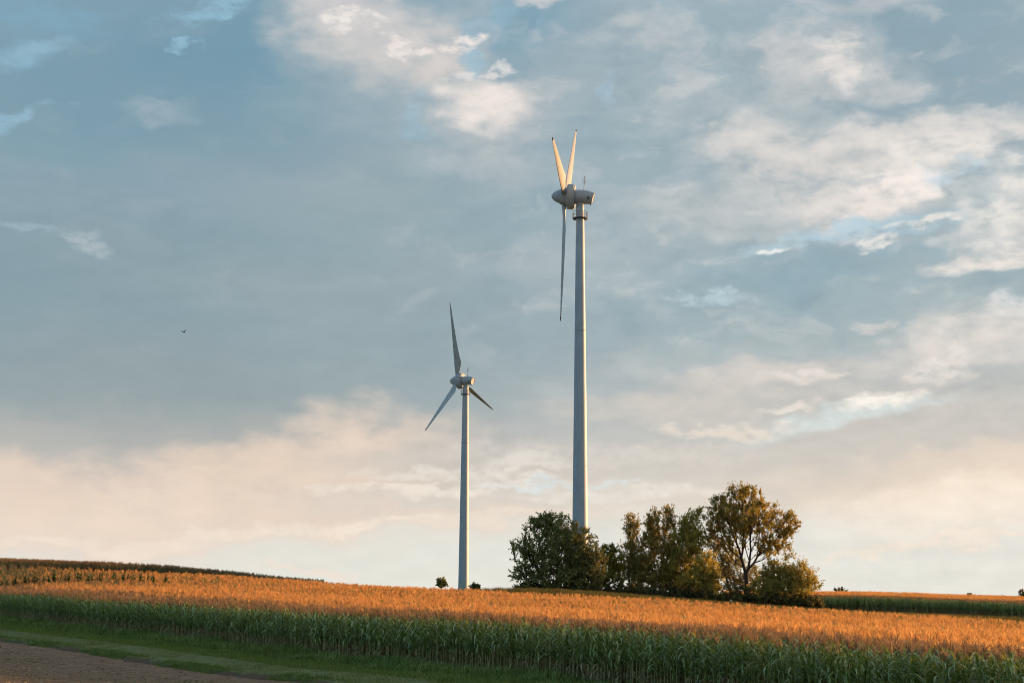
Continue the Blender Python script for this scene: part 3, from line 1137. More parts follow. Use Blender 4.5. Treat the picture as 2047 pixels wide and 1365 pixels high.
for j in solo:
    R = random.Random(int(j))
    s = R.uniform(0.93, 1.06)
    t = empty('corn_plant', (fx[j], fy[j], fz[j]))
    t.rotation_euler = (R.gauss(0, 0.03), R.gauss(0, 0.03), R.uniform(0, 6.28))
    t.scale = (s, s, s)
    tag(t, 'green corn plant with tan tassel standing in the front row beside the grass', 'corn plant', 'corn plants of the front row')
    link('stalk', R.choice(STALKS), t)
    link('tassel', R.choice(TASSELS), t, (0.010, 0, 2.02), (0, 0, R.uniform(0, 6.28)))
    link('ear', R.choice(EARS), t, (0, 0, R.uniform(0.9, 1.15)), (0, 0, R.uniform(0, 6.28)))
    for (z, a, L, w, e0, dr, dry) in leaf_plan(R):
        me = R.choice(DRY if dry else LEAVES)
        k = R.uniform(0.85, 1.08) * (0.75 if z > 1.75 else 1.0)
        link('leaf', me, t, (0.006, 0, z), (R.uniform(-0.15, 0.15), R.uniform(-0.15, 0.12) - 0.10 * z / 2, a), k)


# ------------------------------------------------------------------ grass, sprouts, clods
def tuft_mesh(name, seed, n, h, spread, w, lean, m):
    R = np.random.default_rng(seed)
    V, Fq, Ti = [], [], []
    for i in range(n):
        a, b = R.uniform(0, 6.28, 2)
        r = spread * math.sqrt(R.random())
        p = np.array([r * math.cos(b), r * math.sin(b), -0.02])
        d = np.array([math.cos(a), math.sin(a), 0])
        sd = np.array([-math.sin(a), math.cos(a), 0])
        hh = h * R.uniform(0.55, 1.1)
        l = lean * R.uniform(0.3, 1.2)
        q = [p, p + np.array([0, 0, hh * 0.55]) + d * l * hh * 0.3, p + np.array([0, 0, hh * (1 - 0.25 * l)]) + d * l * hh * 0.95]
        k = len(V)
        for pt, ww in zip(q, (w, w * 0.85, w * 0.12)):
            V += [pt - sd * ww / 2, pt + sd * ww / 2]
        Fq += [(k, k + 1, k + 3, k + 2), (k + 2, k + 3, k + 5, k + 4)]
        Ti += [R.random()] * 6
    return np_mesh(name, np.array(V), np.array(Fq), [m], True, Ti)


def strip_points(n, slo, shi, ulo=-120, uhi=40, pw=1.0):
    s = slo + (shi - slo) * rng.random(n) ** pw
    u = rng.uniform(ulo, uhi, n)
    X, Y = xy(s, u)
    k = in_view(X, Y, 0.03)
    return X[k], Y[k], s[k], u[k]


def grass(name, n, slo, shi, protos, label, smin, smax, on_verge=True, pw=1.0, patch=0.0, ulo=-120):
    X, Y, s, u = strip_points(n, slo, shi, ulo=ulo, pw=pw)
    if patch:
        k = (np.sin(X * 0.9 + 2 * np.sin(Y * 0.33)) + np.sin(Y * 0.71 + 1.5 * np.sin(X * 0.4)) + rng.normal(0, 0.8, len(X))) > (patch - 0.5) * 3
        X, Y, s, u = X[k], Y[k], s[k], u[k]
    Z = ground(X, Y) + (verge_height(s) if on_verge else 0)
    n = len(X)
    sc = rng.uniform(smin, smax, n) * (1 + 0.30 * np.sin(u * 0.6 + np.sin(s * 2)))
    return scatter(name, np.c_[X, Y, Z], rng.integers(0, len(protos), n), rng.uniform(0, 6.28, n), sc, protos, label, 'grass', tilt=rng.normal(0, 0.08, (n, 2)))


G_TALL = [proto('grass_source', tuft_mesh('tall_tuft', 10 + i, 30, 0.34, 0.22, 0.020, 0.8, M['grass_tall'])) for i in range(4)]
G_SEED = [proto('grass_source', tuft_mesh('seed_tuft', 15 + i, 9, 0.55, 0.16, 0.012, 0.6, M['grass_dry'])) for i in range(3)]
G_LIGHT = [proto('grass_source', tuft_mesh('light_tuft', 20 + i, 34, 0.13, 0.22, 0.010, 0.6, M['grass_light'])) for i in range(4)]
G_MOWN = [proto('grass_source', tuft_mesh('mown_tuft', 30 + i, 26, 0.06, 0.22, 0.010, 0.9, M['grass_mown'])) for i in range(4)]
G_WEED = [proto('grass_source', tuft_mesh('weed_tuft', 40 + i, 44, 0.80, 0.45, 0.022, 0.45, M['grass_dry'])) for i in range(4)]
G_SPROUT = [proto('grass_source', tuft_mesh('sprout', 50 + i, 7, 0.06, 0.05, 0.016, 1.2, M['sprout'])) for i in range(3)]

grass('tall_grass', 6500, -2.8, 0.35, G_TALL, 'tall dark green grass along the foot of the corn', 0.45, 1.5)
grass('seed_grass', 1500, -3.2, 0.1, G_SEED, 'dry seed stems standing in the grass by the corn', 0.6, 1.2, patch=0.55)
grass('short_grass', 9000, -4.9, -2.0, G_LIGHT, 'bright green short grass beside the mown strip', 0.5, 1.9)
grass('mown_grass', 12000, -8.4, -4.3, G_MOWN, 'grey green mown grass strip beside the tilled soil', 0.7, 1.4)
grass('verge_edge_grass', 5200, -9.0, -8.0, G_TALL, 'ragged dark grass on the edge of the tilled soil', 0.22, 0.55, patch=0.25)
grass('sprouts', 26000, -34, -11.5, G_SPROUT, 'thin green sprouts on the brown soil', 0.6, 1.3, False, 0.7, 0.35)


def clod_mesh(seed):
    R = np.random.default_rng(seed)
    v = np.array([(1, 0, 0), (-1, 0, 0), (0, 1, 0), (0, -1, 0), (0, 0, 0.8), (0, 0, -0.5)], float)
    v = v * R.uniform(0.65, 1.2, (6, 1)) + R.normal(0, 0.1, (6, 3))
    f = [(0, 2, 4), (2, 1, 4), (1, 3, 4), (3, 0, 4), (2, 0, 5), (1, 2, 5), (3, 1, 5), (0, 3, 5)]
    return np_mesh('clod', v, np.array(f), [M['clod']], False, tri=True)


m_, T_ = mat('soil_clod')
r_ = T_.new('ShaderNodeObjectInfo').outputs['Random']
b_ = T_.new('ShaderNodeBsdfPrincipled')
T_.l.new(T_.mix(r_, (0.17, 0.092, 0.052), (0.52, 0.315, 0.19)), b_.inputs['Base Color'])
b_.inputs['Roughness'].default_value = 0.95
out(T_, b_.outputs[0])
M['clod'] = m_
CLODS = [proto('clod_source', clod_mesh(i)) for i in range(4)]
X, Y, s, u = strip_points(26000, -34, -8.7, pw=0.8)
n = len(X)
scatter('soil_clods', np.c_[X, Y, ground(X, Y)], rng.integers(0, 4, n), rng.uniform(0, 6.28, n),
        np.exp(rng.normal(-3.35, 0.45, n)), CLODS, 'crumbly brown clods of the tilled soil', 'soil')


def weeds(name, xs, ys, n, label, smin=0.6, smax=1.2):
    X, Y = rng.uniform(*xs, n), rng.uniform(*ys, n)
    k = in_view(X, Y, 0.03) & (Y > far_limit(X, Y) + 0.6)
    X, Y = X[k], Y[k]
    n = len(X)
    return scatter(name, np.c_[X, Y, ground(X, Y)], rng.integers(0, 4, n), rng.uniform(0, 6.28, n), rng.uniform(smin, smax, n), G_WEED, label, 'grass',
                   tilt=rng.normal(0, 0.08, (n, 2)))


weeds('weeds', (-12, 64), (136, 212), 17000, 'dry tall weeds on the bank under the trees', 0.4, 0.85)
weeds('track_grass', (40, 90), (125, 208), 9000, 'low green grass along the track before the far corn', 0.25, 0.5)


# ------------------------------------------------------------------ trees
def grow_tree(name, label, cat, Y, base_px, lobes, nclump, nleaf, leaf, m_leaf, m_bark, seed, trunk_r=0.16, spray=0.0, clump_r=0.55,
              group=None, fork=0.35, depth=1.0, stems=1, up=0.25, pathw=0.35):
    """lobes: ellipsoids (px, py, rx, ry) measured on the photograph, placed at distance Y"""
    R = np.random.default_rng(seed)
    mpp = Y / FPX
    if Y < 225:
        nclump, nleaf = int(nclump * 1.9), int(nleaf * 2.0)
        leaf, clump_r, trunk_r = leaf * 1.08, clump_r * 1.12, trunk_r * 1.18
    bx = at(base_px, HOR, Y).x
    bz = gz(bx, Y)
    base = np.array([bx, Y, bz])
    L = []
    for (px, py, rx, ry, *dy) in lobes:
        c = at(px, py, Y)
        L.append((np.array([c.x, Y + (dy[0] if dy else R.uniform(-0.6, 0.6)), c.z]), rx * mpp, ry * mpp))
    area = np.array([a * b for _, a, b in L])
    cl = []
    while len(cl) < nclump:
        c, a, b = L[R.choice(len(L), p=area / area.sum())]
        d = R.normal(0, 1, 3)
        d /= np.linalg.norm(d)
        r = R.random() ** 0.42
        p = c + d * r * np.array([a, a * depth, b]) * R.uniform(0.86, 1.06)
        if p[2] < bz + 0.25:
            continue
        cl.append(p)
    cl = np.array(cl)
    # skeleton: every clump hangs on the nearest limb that leads to it
    crown_c = (cl.mean(0))
    nodes, par = [], []
    H = cl[:, 2].max() - bz
    forkz = bz + H * fork
    st_tops = []
    for sidx in range(stems):
        off = np.array([R.uniform(-0.5, 0.5), R.uniform(-0.3, 0.3), 0]) * (stems > 1) * 1.2
        prev = -1
        top = np.array([base[0] + (crown_c[0] - base[0]) * 0.5, Y, forkz]) + off * 1.5
        for k in range(5):
            t = k / 4
            p = base * (1 - t) + top * t + off * (1 - t) + np.array([R.normal(0, 0.05), R.normal(0, 0.05), 0]) * (k > 0)
            nodes.append(p)
            par.append(prev)
            prev = len(nodes) - 1
        st_tops.append(prev)
    plen = [0.0] * len(nodes)
    for i in range(len(nodes)):
        if par[i] >= 0:
            plen[i] = plen[par[i]] + np.linalg.norm(nodes[i] - nodes[par[i]])
    order = np.argsort(np.linalg.norm(cl - np.array([base[0], Y, forkz]), axis=1))
    tips = []
    for ci in order:
        p = cl[ci]
        N_ = np.array(nodes)
        dv = p - N_
        d = np.linalg.norm(dv, axis=1)
        cost = d + pathw * np.array(plen) + 0.9 * np.maximum(0, N_[:, 2] - p[2] + 0.2)
        for sidx in range(stems):   # not from the very foot
            cost[sidx * 5] += 30
            cost[sidx * 5 + 1] += 6
        j = int(np.argmin(cost))
        a = N_[j]
        prev = j
        ln = d[j]
        k = max(1, int(ln / 0.9))
        for q in range(1, k + 1):
            t = q / k
            pt = a * (1 - t) + p * t
            pt[2] -= 0.10 * ln * math.sin(math.pi * t) * (1 if p[2] > a[2] else -0.5)
            if q < k:
                pt = pt + R.normal(0, 0.07, 3)
            nodes.append(pt)
            par.append(prev)
            plen.append(plen[prev] + np.linalg.norm(pt - nodes[prev]))
            prev = len(nodes) - 1
        tips.append((prev, ci))
    # thickness from the number of twigs carried
    w = np.zeros(len(nodes))
    for (t_, ci) in tips:
        i = t_
        while i >= 0:
            w[i] += 1
            i = par[i]
    rad = trunk_r * np.maximum(w / max(nclump / stems, 1), 1e-4) ** 0.46
    rad = np.clip(rad, 0.012, trunk_r * 1.1)
    kids = {}
    for i, p in enumerate(par):
        kids.setdefault(p, []).append(i)
    tr, br = MB(), MB()
    trunk_set = set(range(5 * stems))
    # chains
    stack = list(kids.get(-1, []))
    chains = []
    for i in range(len(nodes)):
        for c in kids.get(i, []):
            # follow main chain only from its start
            pass
    seen = set()
    for start in range(len(nodes)):
        if start in seen:
            continue
        ch = [start] if par[start] < 0 else [par[start], start]
        seen.add(start)
        cur = start
        while True:
            ks = [k for k in kids.get(cur, []) if k not in seen]
            if not ks:
                break
            nx = max(ks, key=lambda k: w[k])
            if cur in trunk_set and nx not in trunk_set:
                break
            seen.add(nx)
            ch.append(nx)
            cur = nx
        pts = [nodes[i] for i in ch]
        rs = [float(rad[i]) for i in ch]
        if par[start] >= 0 and len(ch) > 1:
            rs[0] = min(rs[0], rs[1] * 1.25)
        if len(pts) > 1:
            big_ = start in trunk_set
            if big_:
                rs[0] *= 1.35
            (tr if big_ else br).tube(pts, rs, 9 if big_ else (6 if rs[min(1, len(rs) - 1)] > 0.04 else 4), False)
    root = empty(name, tuple(base))
    tag(root, label, cat, group)
    o0 = Vector(base)

    def rel(mb):
        mb.v = [(x - o0.x, y - o0.y, z - o0.z) for x, y, z in mb.v]
        return mb

    link('trunk', rel(tr).mesh('trunk', m_bark), root)
    if br.v:
        link('branches', rel(br).mesh('branches', m_bark), root)
    # leaves
    V, T_ = [], []
    per = max(1, nleaf // nclump)
    for (t_, ci) in tips:
        p = cl[ci]
        a = np.array(nodes[par[t_]])
        ax = p - a
        ax /= max(np.linalg.norm(ax), 1e-6)
        ax = ax + np.array([0, 0, up + spray])
        ax /= np.linalg.norm(ax)
        n = int(per * R.uniform(0.55, 1.45))
        # twigs fan out from the clump, leaves sit along them
        nt = max(3, n // 9)
        tw = ax + R.normal(0, 0.75 - 0.35 * spray, (nt, 3))
        tw /= np.linalg.norm(tw, axis=1)[:, None]
        tl = clump_r * R.uniform(0.6, 1.5 + spray, nt)
        k = R.integers(0, nt, n)
        t = R.random(n) ** 0.8
        c = p - ax * clump_r * 0.35 + tw[k] * (tl[k] * t)[:, None] + R.normal(0, 0.06, (n, 3))
        dirv = tw[k] * 0.6 + R.normal(0, 0.6, (n, 3))
        dirv /= np.linalg.norm(dirv, axis=1)[:, None]
        sd = np.cross(dirv, R.normal(0, 1, (n, 3)))
        sd /= np.linalg.norm(sd, axis=1)[:, None]
        l = leaf * R.uniform(0.6, 1.35, n)
        wd = l * R.uniform(0.38, 0.6, n)
        q = np.stack([c - dirv * l[:, None] * 0.5, c + sd * wd[:, None] * 0.5, c + dirv * l[:, None] * 0.5, c - sd * wd[:, None] * 0.5], 1)
        V.append(q.reshape(-1, 3))
        base_t = R.uniform(0.05, 0.95)
        T_.append(np.repeat(np.clip(base_t + R.normal(0, 0.22, n), 0, 1), 4))
    V = np.concatenate(V) - base
    nq = len(V) // 4
    link('crown', np_mesh('crown', V, np.arange(nq * 4).reshape(-1, 4), [m_leaf], False, np.concatenate(T_)), root)
    return root


def lf(name, a, b, c, t=0.45):
    return leafy(name, a, b, c, t, 0.5, 0.04)


L_DARK = lf('leaf_dark_green', (0.135, 0.150, 0.043), (0.218, 0.227, 0.068), (0.331, 0.319, 0.100), 0.28)
L_DENSE = lf('leaf_dense_green', (0.136, 0.136, 0.043), (0.246, 0.230, 0.075), (0.398, 0.343, 0.119), 0.25)
L_YELLOW = lf('leaf_yellow_green', (0.142, 0.140, 0.016), (0.267, 0.224, 0.026), (0.502, 0.351, 0.040))
L_OLIVE = lf('leaf_olive', (0.203, 0.177, 0.048), (0.354, 0.278, 0.072), (0.587, 0.414, 0.107), 0.45)
L_GOLD = lf('leaf_golden_olive', (0.262, 0.237, 0.052), (0.463, 0.373, 0.081), (0.724, 0.534, 0.121), 0.5)
L_WILLOW = lf('leaf_grey_green', (0.226, 0.226, 0.120), (0.334, 0.313, 0.172), (0.516, 0.426, 0.211))
L_MAPLE = lf('leaf_turning', (0.213, 0.205, 0.053), (0.359, 0.297, 0.070), (0.598, 0.341, 0.092), 0.5)
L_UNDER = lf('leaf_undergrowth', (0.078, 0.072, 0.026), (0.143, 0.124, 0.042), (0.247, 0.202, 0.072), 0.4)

GT = 'trees behind the cornfield'
grow_tree('airy_tree', 'airy round dark green tree at the left end of the tree group', 'tree', 195, 1092,
          [(1090, 1085, 52, 60), (1052, 1108, 32, 44), (1112, 1058, 42, 36), (1060, 1148, 40, 22), (1085, 1040, 26, 18), (1095, 1165, 48, 18)], 210, 11000, 0.24, L_DARK, M['bark'], 1, 0.20, 0.1, 0.62, GT, 0.22, stems=3)
grow_tree('dense_tree', 'dense dark tree standing before the tall turbine tower', 'tree', 191, 1138,
          [(1140, 1092, 46, 54), (1170, 1112, 34, 48), (1128, 1130, 50, 44), (1192, 1134, 20, 36), (1150, 1150, 55, 28), (1150, 1172, 50, 14)], 300, 21000, 0.22, L_DENSE, M['bark'], 2, 0.20, 0.0, 0.50, GT, 0.18, stems=2)
grow_tree('yellow_shrub', 'yellow green shrub glowing between the two tree groups', 'shrub', 203, 1212,
          [(1215, 1112, 20, 28), (1208, 1148, 34, 26), (1236, 1138, 15, 34), (1190, 1160, 22, 16)], 110, 7000, 0.22, L_YELLOW, M['bark'], 3, 0.10, 0.0, 0.45, GT, 0.2, stems=3)
grow_tree('slender_tree', 'slender dark tree at the left of the right-hand group', 'tree', 206, 1268,
          [(1263, 1058, 15, 38), (1262, 1105, 24, 46), (1270, 1150, 32, 40), (1280, 1130, 22, 40)], 150, 10500, 0.21, L_OLIVE, M['bark_pale'], 4, 0.13, 0.75, 0.48, GT, 0.3, stems=2)
grow_tree('twin_topped_tree', 'dark olive tree with two pointed tops behind the cornfield', 'tree', 205, 1318,
          [(1306, 1052, 16, 44), (1336, 1046, 12, 40), (1312, 1100, 33, 52), (1305, 1150, 40, 40), (1342, 1110, 24, 48), (1345, 1155, 34, 36)], 260, 19000, 0.21, L_OLIVE, M['bark_pale'], 5, 0.15, 0.75, 0.50, GT, 0.3, stems=2)
grow_tree('golden_tree', 'sunlit golden olive tree left of the tall branching tree', 'tree', 204, 1368,
          [(1376, 1058, 21, 42), (1370, 1105, 32, 50), (1362, 1150, 40, 42), (1390, 1085, 20, 34), (1395, 1035, 9, 22)], 220, 16000, 0.21, L_GOLD, M['bark_pale'], 6, 0.14, 0.5, 0.50, GT, 0.3, stems=2)
grow_tree('golden_shrub', 'round golden shrub catching the sun before the willow', 'shrub', 199, 1410,
          [(1412, 1140, 30, 42), (1398, 1168, 42, 32), (1425, 1160, 22, 36)], 160, 12500, 0.20, L_GOLD, M['bark'], 7, 0.09, 0.2, 0.42, GT, 0.2, stems=3)
grow_tree('grey_willow', 'grey green willow bush behind the golden shrub', 'shrub', 212, 1450,
          [(1446, 1112, 36, 30), (1462, 1145, 40, 50), (1430, 1088, 18, 14), (1500, 1160, 30, 36)], 150, 9000, 0.20, L_WILLOW, M['bark'], 8, 0.10, 0.4, 0.48, GT, 0.2, stems=3)
grow_tree('branching_tree', 'tall open branching tree with reddish leaves, tallest of the group', 'tree', 206, 1490,
          [(1500, 1008, 56, 42), (1440, 1030, 36, 44), (1556, 1042, 32, 36), (1492, 1050, 70, 26), (1565, 1072, 24, 28), (1425, 1062, 22, 22), (1545, 1085, 32, 20), (1485, 982, 32, 18), (1500, 1040, 80, 50), (1430, 1075, 28, 24), (1470, 1020, 60, 40), (1462, 1085, 34, 20), (1532, 1092, 36, 20), (1575, 1050, 26, 34)],
          330, 19000, 0.23, L_MAPLE, M['bark'], 9, 0.24, 0.45, 0.46, GT, 0.30, pathw=0.8)
grow_tree('leafy_shrub', 'golden shrub under the right side of the tall branching tree', 'shrub', 200, 1538,
          [(1545, 1148, 26, 40), (1525, 1178, 32, 26), (1560, 1170, 22, 30)], 120, 8500, 0.20, L_GOLD, M['bark'], 10, 0.09, 0.15, 0.42, GT, 0.2, stems=3)
grow_tree('spiky_shrub', 'loose shrub with upright shoots at the right end of the trees', 'shrub', 201, 1590,
          [(1598, 1160, 34, 38), (1578, 1148, 24, 42), (1620, 1172, 20, 22), (1590, 1180, 40, 24)], 130, 7200, 0.20, L_GOLD, M['bark'], 11, 0.08, 0.95, 0.55, GT, 0.15, stems=4)
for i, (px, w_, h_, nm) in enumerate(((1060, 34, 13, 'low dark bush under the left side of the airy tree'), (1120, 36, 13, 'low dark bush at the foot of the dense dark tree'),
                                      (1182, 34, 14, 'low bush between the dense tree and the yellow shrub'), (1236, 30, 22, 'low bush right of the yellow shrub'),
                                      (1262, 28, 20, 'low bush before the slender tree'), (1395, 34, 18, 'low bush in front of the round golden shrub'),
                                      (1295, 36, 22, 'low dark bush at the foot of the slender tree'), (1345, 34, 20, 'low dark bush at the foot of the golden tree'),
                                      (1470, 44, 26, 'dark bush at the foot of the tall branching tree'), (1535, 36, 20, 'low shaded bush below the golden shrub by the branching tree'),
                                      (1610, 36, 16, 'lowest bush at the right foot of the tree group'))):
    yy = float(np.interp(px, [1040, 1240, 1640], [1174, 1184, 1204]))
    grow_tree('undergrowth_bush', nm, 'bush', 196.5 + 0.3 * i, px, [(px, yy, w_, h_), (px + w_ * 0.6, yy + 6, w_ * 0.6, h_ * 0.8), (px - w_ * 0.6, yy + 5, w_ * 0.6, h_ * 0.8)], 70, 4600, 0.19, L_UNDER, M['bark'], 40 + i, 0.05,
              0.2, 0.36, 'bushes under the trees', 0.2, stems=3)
# small ones far off on the skyline
GF = 'small distant bushes on the skyline'
for i, (px, py, rx, ry, Y, nm, lb, nm2) in enumerate((
        (882, 1163, 11, 8, 230, 'distant_tree', 'small round tree on the skyline left of the shorter turbine', 'tree'),
        (950, 1173, 10, 6, 240, 'distant_bush', 'low bush on the skyline right of the shorter turbine foot', 'bush'),
        (1681, 1181, 14, 5, 310, 'distant_bush', 'dark low bush on the skyline right of the trees', 'bush'),
        (1942, 1192, 12, 5, 310, 'distant_bush', 'thin scrubby bush on the far right skyline', 'bush'),
        (1992, 1195, 12, 4, 310, 'distant_bush', 'tiny bush on the skyline between scrub and frame edge', 'bush'),
        (2046, 1188, 13, 9, 310, 'distant_bush', 'bush cut by the right edge of the picture', 'bush'))):
    grow_tree(nm, lb, nm2, Y, px, [(px, py, rx, ry), (px + 1, py + 5, rx * 0.8, ry * 0.8)], 34, 1500 if ry > 4 else 700, 0.30, L_DARK if i < 1 else L_UNDER, M['bark'], 60 + i, 0.09, 0.3, 0.40, GF, 0.4)


# ------------------------------------------------------------------ wind turbines
def blade_mesh(m):
    """20 m blade: round root, widest at a quarter of the span, straight leading edge; z = span, +x = leading edge"""
    st = [(0.9, 0.80, 0.80, 0), (1.5, 0.84, 0.78, 4), (2.3, 1.24, 0.66, 14), (3.4, 1.68, 0.52, 14), (4.6, 1.98, 0.42, 13), (5.2, 1.98, 0.38, 12), (6.2, 1.74, 0.33, 10),
          (8.0, 1.50, 0.27, 7.5), (10.5, 1.22, 0.22, 5), (13.0, 0.97, 0.17, 3), (15.5, 0.74, 0.12, 1.5), (17.5, 0.56, 0.09, 0.8), (19.0, 0.42, 0.07, 0.3), (19.7, 0.34, 0.06, 0)]
    n = 20
    mb = MB()
    vs, fs = [], []
    for (r, c, th, tw) in st:
        b = math.radians(tw)
        k = min(1.0, max(0.0, (r - 1.5) / 2.2))
        le = 0.40 + 0.12 * k - 0.010 * r
        for i in range(n):
            a = 2 * math.pi * i / n
            xx = math.cos(a)
            # blend circle -> aerofoil
            x_c = le - c * (0.5 - 0.5 * xx)
            y_c = 0.5 * th * math.sin(a)
            x_a = le - c * (0.5 - 0.5 * xx)
            tt = 0.5 - 0.5 * xx
            prof = 2.6 * (0.2969 * math.sqrt(max(tt, 0)) - 0.126 * tt - 0.3516 * tt ** 2 + 0.2843 * tt ** 3 - 0.1036 * tt ** 4)
            y_a = th * prof * 1.3 * (1 if math.sin(a) >= 0 else -0.55) + 0.02 * c * math.sin(math.pi * tt)
            x = x_c * (1 - k) + x_a * k
            y = y_c * (1 - k) + y_a * k
            vs.append((x * math.cos(b) - y * math.sin(b), x * math.sin(b) + y * math.cos(b), r))
    for i in range(len(st) - 1):
        for k in range(n):
            k2 = (k + 1) % n
            fs.append((i * n + k, i * n + k2, (i + 1) * n + k2, (i + 1) * n + k))
    fs.append(tuple((len(st) - 1) * n + k for k in range(n)))
    mb.add(vs, fs)
    return mb.mesh('blade', m)


ME = {'blade': blade_mesh(M['blade'])}
mb = MB()
mb.tube([(0.15, 0, 19.66), (0.13, 0, 20.0), (0.11, 0, 20.3)], [0.12, 0.09, 0.03], 8)
ME['blade_tip'] = mb.mesh('blade_tip', M['dark'])
mb = MB()
mb.lathe([(0.82, 0.50), (1.02, 0.62), (1.22, 0.64), (1.27, 0.60), (1.28, 0.40)], 28)
ME['root_collar'] = mb.mesh('root_collar', M['shell'])
# nacelle frame: +x points along the nose, origin on the tower axis at hub height
mb = MB()
mb.lathe([(2.02, 1.46), (2.2, 1.44), (2.7, 1.36), (3.2, 1.20), (3.7, 0.98), (4.1, 0.74), (4.4, 0.50), (4.58, 0.26), (4.64, 0.06), (4.645, 0.0)], 40, 'X')
ME['spinner'] = mb.mesh('spinner', M['shell'])
mb = MB()
mb.lathe([(0.98, 1.2), (0.98, 1.98), (1.04, 2.05), (1.95, 2.05), (2.03, 1.98), (2.04, 1.40)], 56, 'X')
ME['generator_ring'] = mb.mesh('generator_ring', M['shell'])
mb = MB()
mb.lathe([(0.84, 1.25), (0.84, 1.90), (0.975, 1.90), (0.975, 1.2)], 56, 'X')
ME['ring_flange'] = mb.mesh('ring_flange', M['shell'])
# nacelle shell: rounded body, drooping to a slanted rear opening
mb = MB()
vs, fs, n = [], [], 40
NAC = [(0.9, 1.14, 1.14, 0.0), (0.4, 1.17, 1.15, 0.0), (-0.3, 1.17, 1.14, 0.0), (-1.0, 1.10, 1.10, -0.02), (-1.5, 1.02, 1.04, -0.06), (-1.9, 0.92, 0.98, -0.10), (-2.15, 0.84, 0.93, -0.13)]
for (x, rt, rb, dz) in NAC:
    for k in range(n):
        a = 2 * math.pi * k / n
        c, s_ = math.cos(a), math.sin(a)
        sl = 0.22 * s_ * max(0, (-x - 0.6)) / 1.5
        vs.append((x - sl, 1.10 * (rt + rb) / 2 / 1.14 * c, s_ * (rt if s_ > 0 else rb) + dz))
for i in range(len(NAC) - 1):
    for k in range(n):
        k2 = (k + 1) % n
        fs.append((i * n + k, i * n + k2, (i + 1) * n + k2, (i + 1) * n + k))
mb.add(vs, fs)
rim = vs[-n:]
ME['nacelle'] = mb.mesh('nacelle', M['shell'])
mb = MB()
cen = (sum(p[0] for p in rim) / n + 0.10, 0, -0.15)
ring2 = [(p[0] + 0.07, p[1] * 0.93, (p[2] + 0.15) * 0.93 - 0.15) for p in rim]
mb.add(rim + ring2 + [cen], [(k, (k + 1) % n, n + (k + 1) % n, n + k) for k in range(n)] + [(n + k, n + (k + 1) % n, 2 * n) for k in range(n)])
ME['rear_panel'] = mb.mesh('rear_panel', M['shell'], False)
mb = MB()
for k in range(14):
    a0, a1 = 2 * math.pi * k / 14, 2 * math.pi * (k + 1) / 14
    mb.tube([(-1.42 + 0.16 * math.cos(a0), 0, -0.22 + 0.22 * math.sin(a0)), (-1.42 + 0.16 * math.cos(a1), 0, -0.22 + 0.22 * math.sin(a1))], 0.05, 6)
ME['vent_ring'] = mb.mesh('vent_ring', M['dark'])
mb = MB()
mb.tube([(0, 0, 0), (0, 0, -0.12), (0, 0, -0.2)], [0.09, 0.10, 0.05], 10)
ME['warning_light'] = mb.mesh('warning_light', M['dark'])
mb = MB()
mb.tube([(0, 0, 1.0), (0, 0, 2.30)], 0.055, 8)
mb.tube([(0, -0.22, 2.28), (0, 0.22, 2.28)], 0.03, 6)
ME['wind_mast'] = mb.mesh('wind_mast', M['galv'])
mb = MB()
for s_ in (-1, 1):
    mb.tube([(0, 0, 2.22), (s_ * 0.26, 0, 2.52), (s_ * 0.33, 0, 2.80), (s_ * 0.18, 0, 3.15), (0, 0, 3.42)], 0.022, 6)
    mb.tube([(0, 0, 2.22), (0, s_ * 0.26, 2.52), (0, s_ * 0.33, 2.80), (0, s_ * 0.18, 3.15), (0, 0, 3.42)], 0.022, 6)
ME['lightning_cage'] = mb.mesh('lightning_cage', M['galv'])
mb = MB()
mb.tube([(0, 0, 2.28), (0, 0, 2.62)], 0.03, 6)
for k in range(3):
    a = 2.1 * k
    mb.tube([(0, 0, 2.6), (0.17 * math.cos(a), 0.17 * math.sin(a), 2.6)], 0.014, 5)
    mb.tube([(0.17 * math.cos(a), 0.17 * math.sin(a), 2.55), (0.20 * math.cos(a), 0.20 * math.sin(a), 2.65)], [0.05, 0.02], 6)
ME['anemometer'] = mb.mesh('anemometer', M['dark'])
mb = MB()
mb.lathe([(-1.62, 0.60), (-1.60, 0.58), (-1.42, 0.56), (-1.40, 0.64), (-1.30, 0.64), (-1.28, 0.58), (-1.20, 0.62), (-1.02, 0.72)], 36)
ME['yaw_bearing'] = mb.mesh('yaw_bearing', M['shell'])
mb = MB()
mb.lathe([(-3.62, 0.66), (-3.62, 1.22), (-3.50, 1.24), (-3.50, 0.66)], 40)
ME['platform'] = mb.mesh('platform', M['dark'])
mb = MB()
for h in (-2.98, -2.48):
    mb.tube([(1.18 * math.cos(2 * math.pi * k / 28), 1.18 * math.sin(2 * math.pi * k / 28), h) for k in range(29)], 0.028, 6, False)
ME['handrail'] = mb.mesh('handrail', M['galv'])
mb = MB()
mb.tube([(1.18, 0, -3.5), (1.18, 0, -2.46)], 0.03, 6)
ME['railing_post'] = mb.mesh('railing_post', M['galv'])


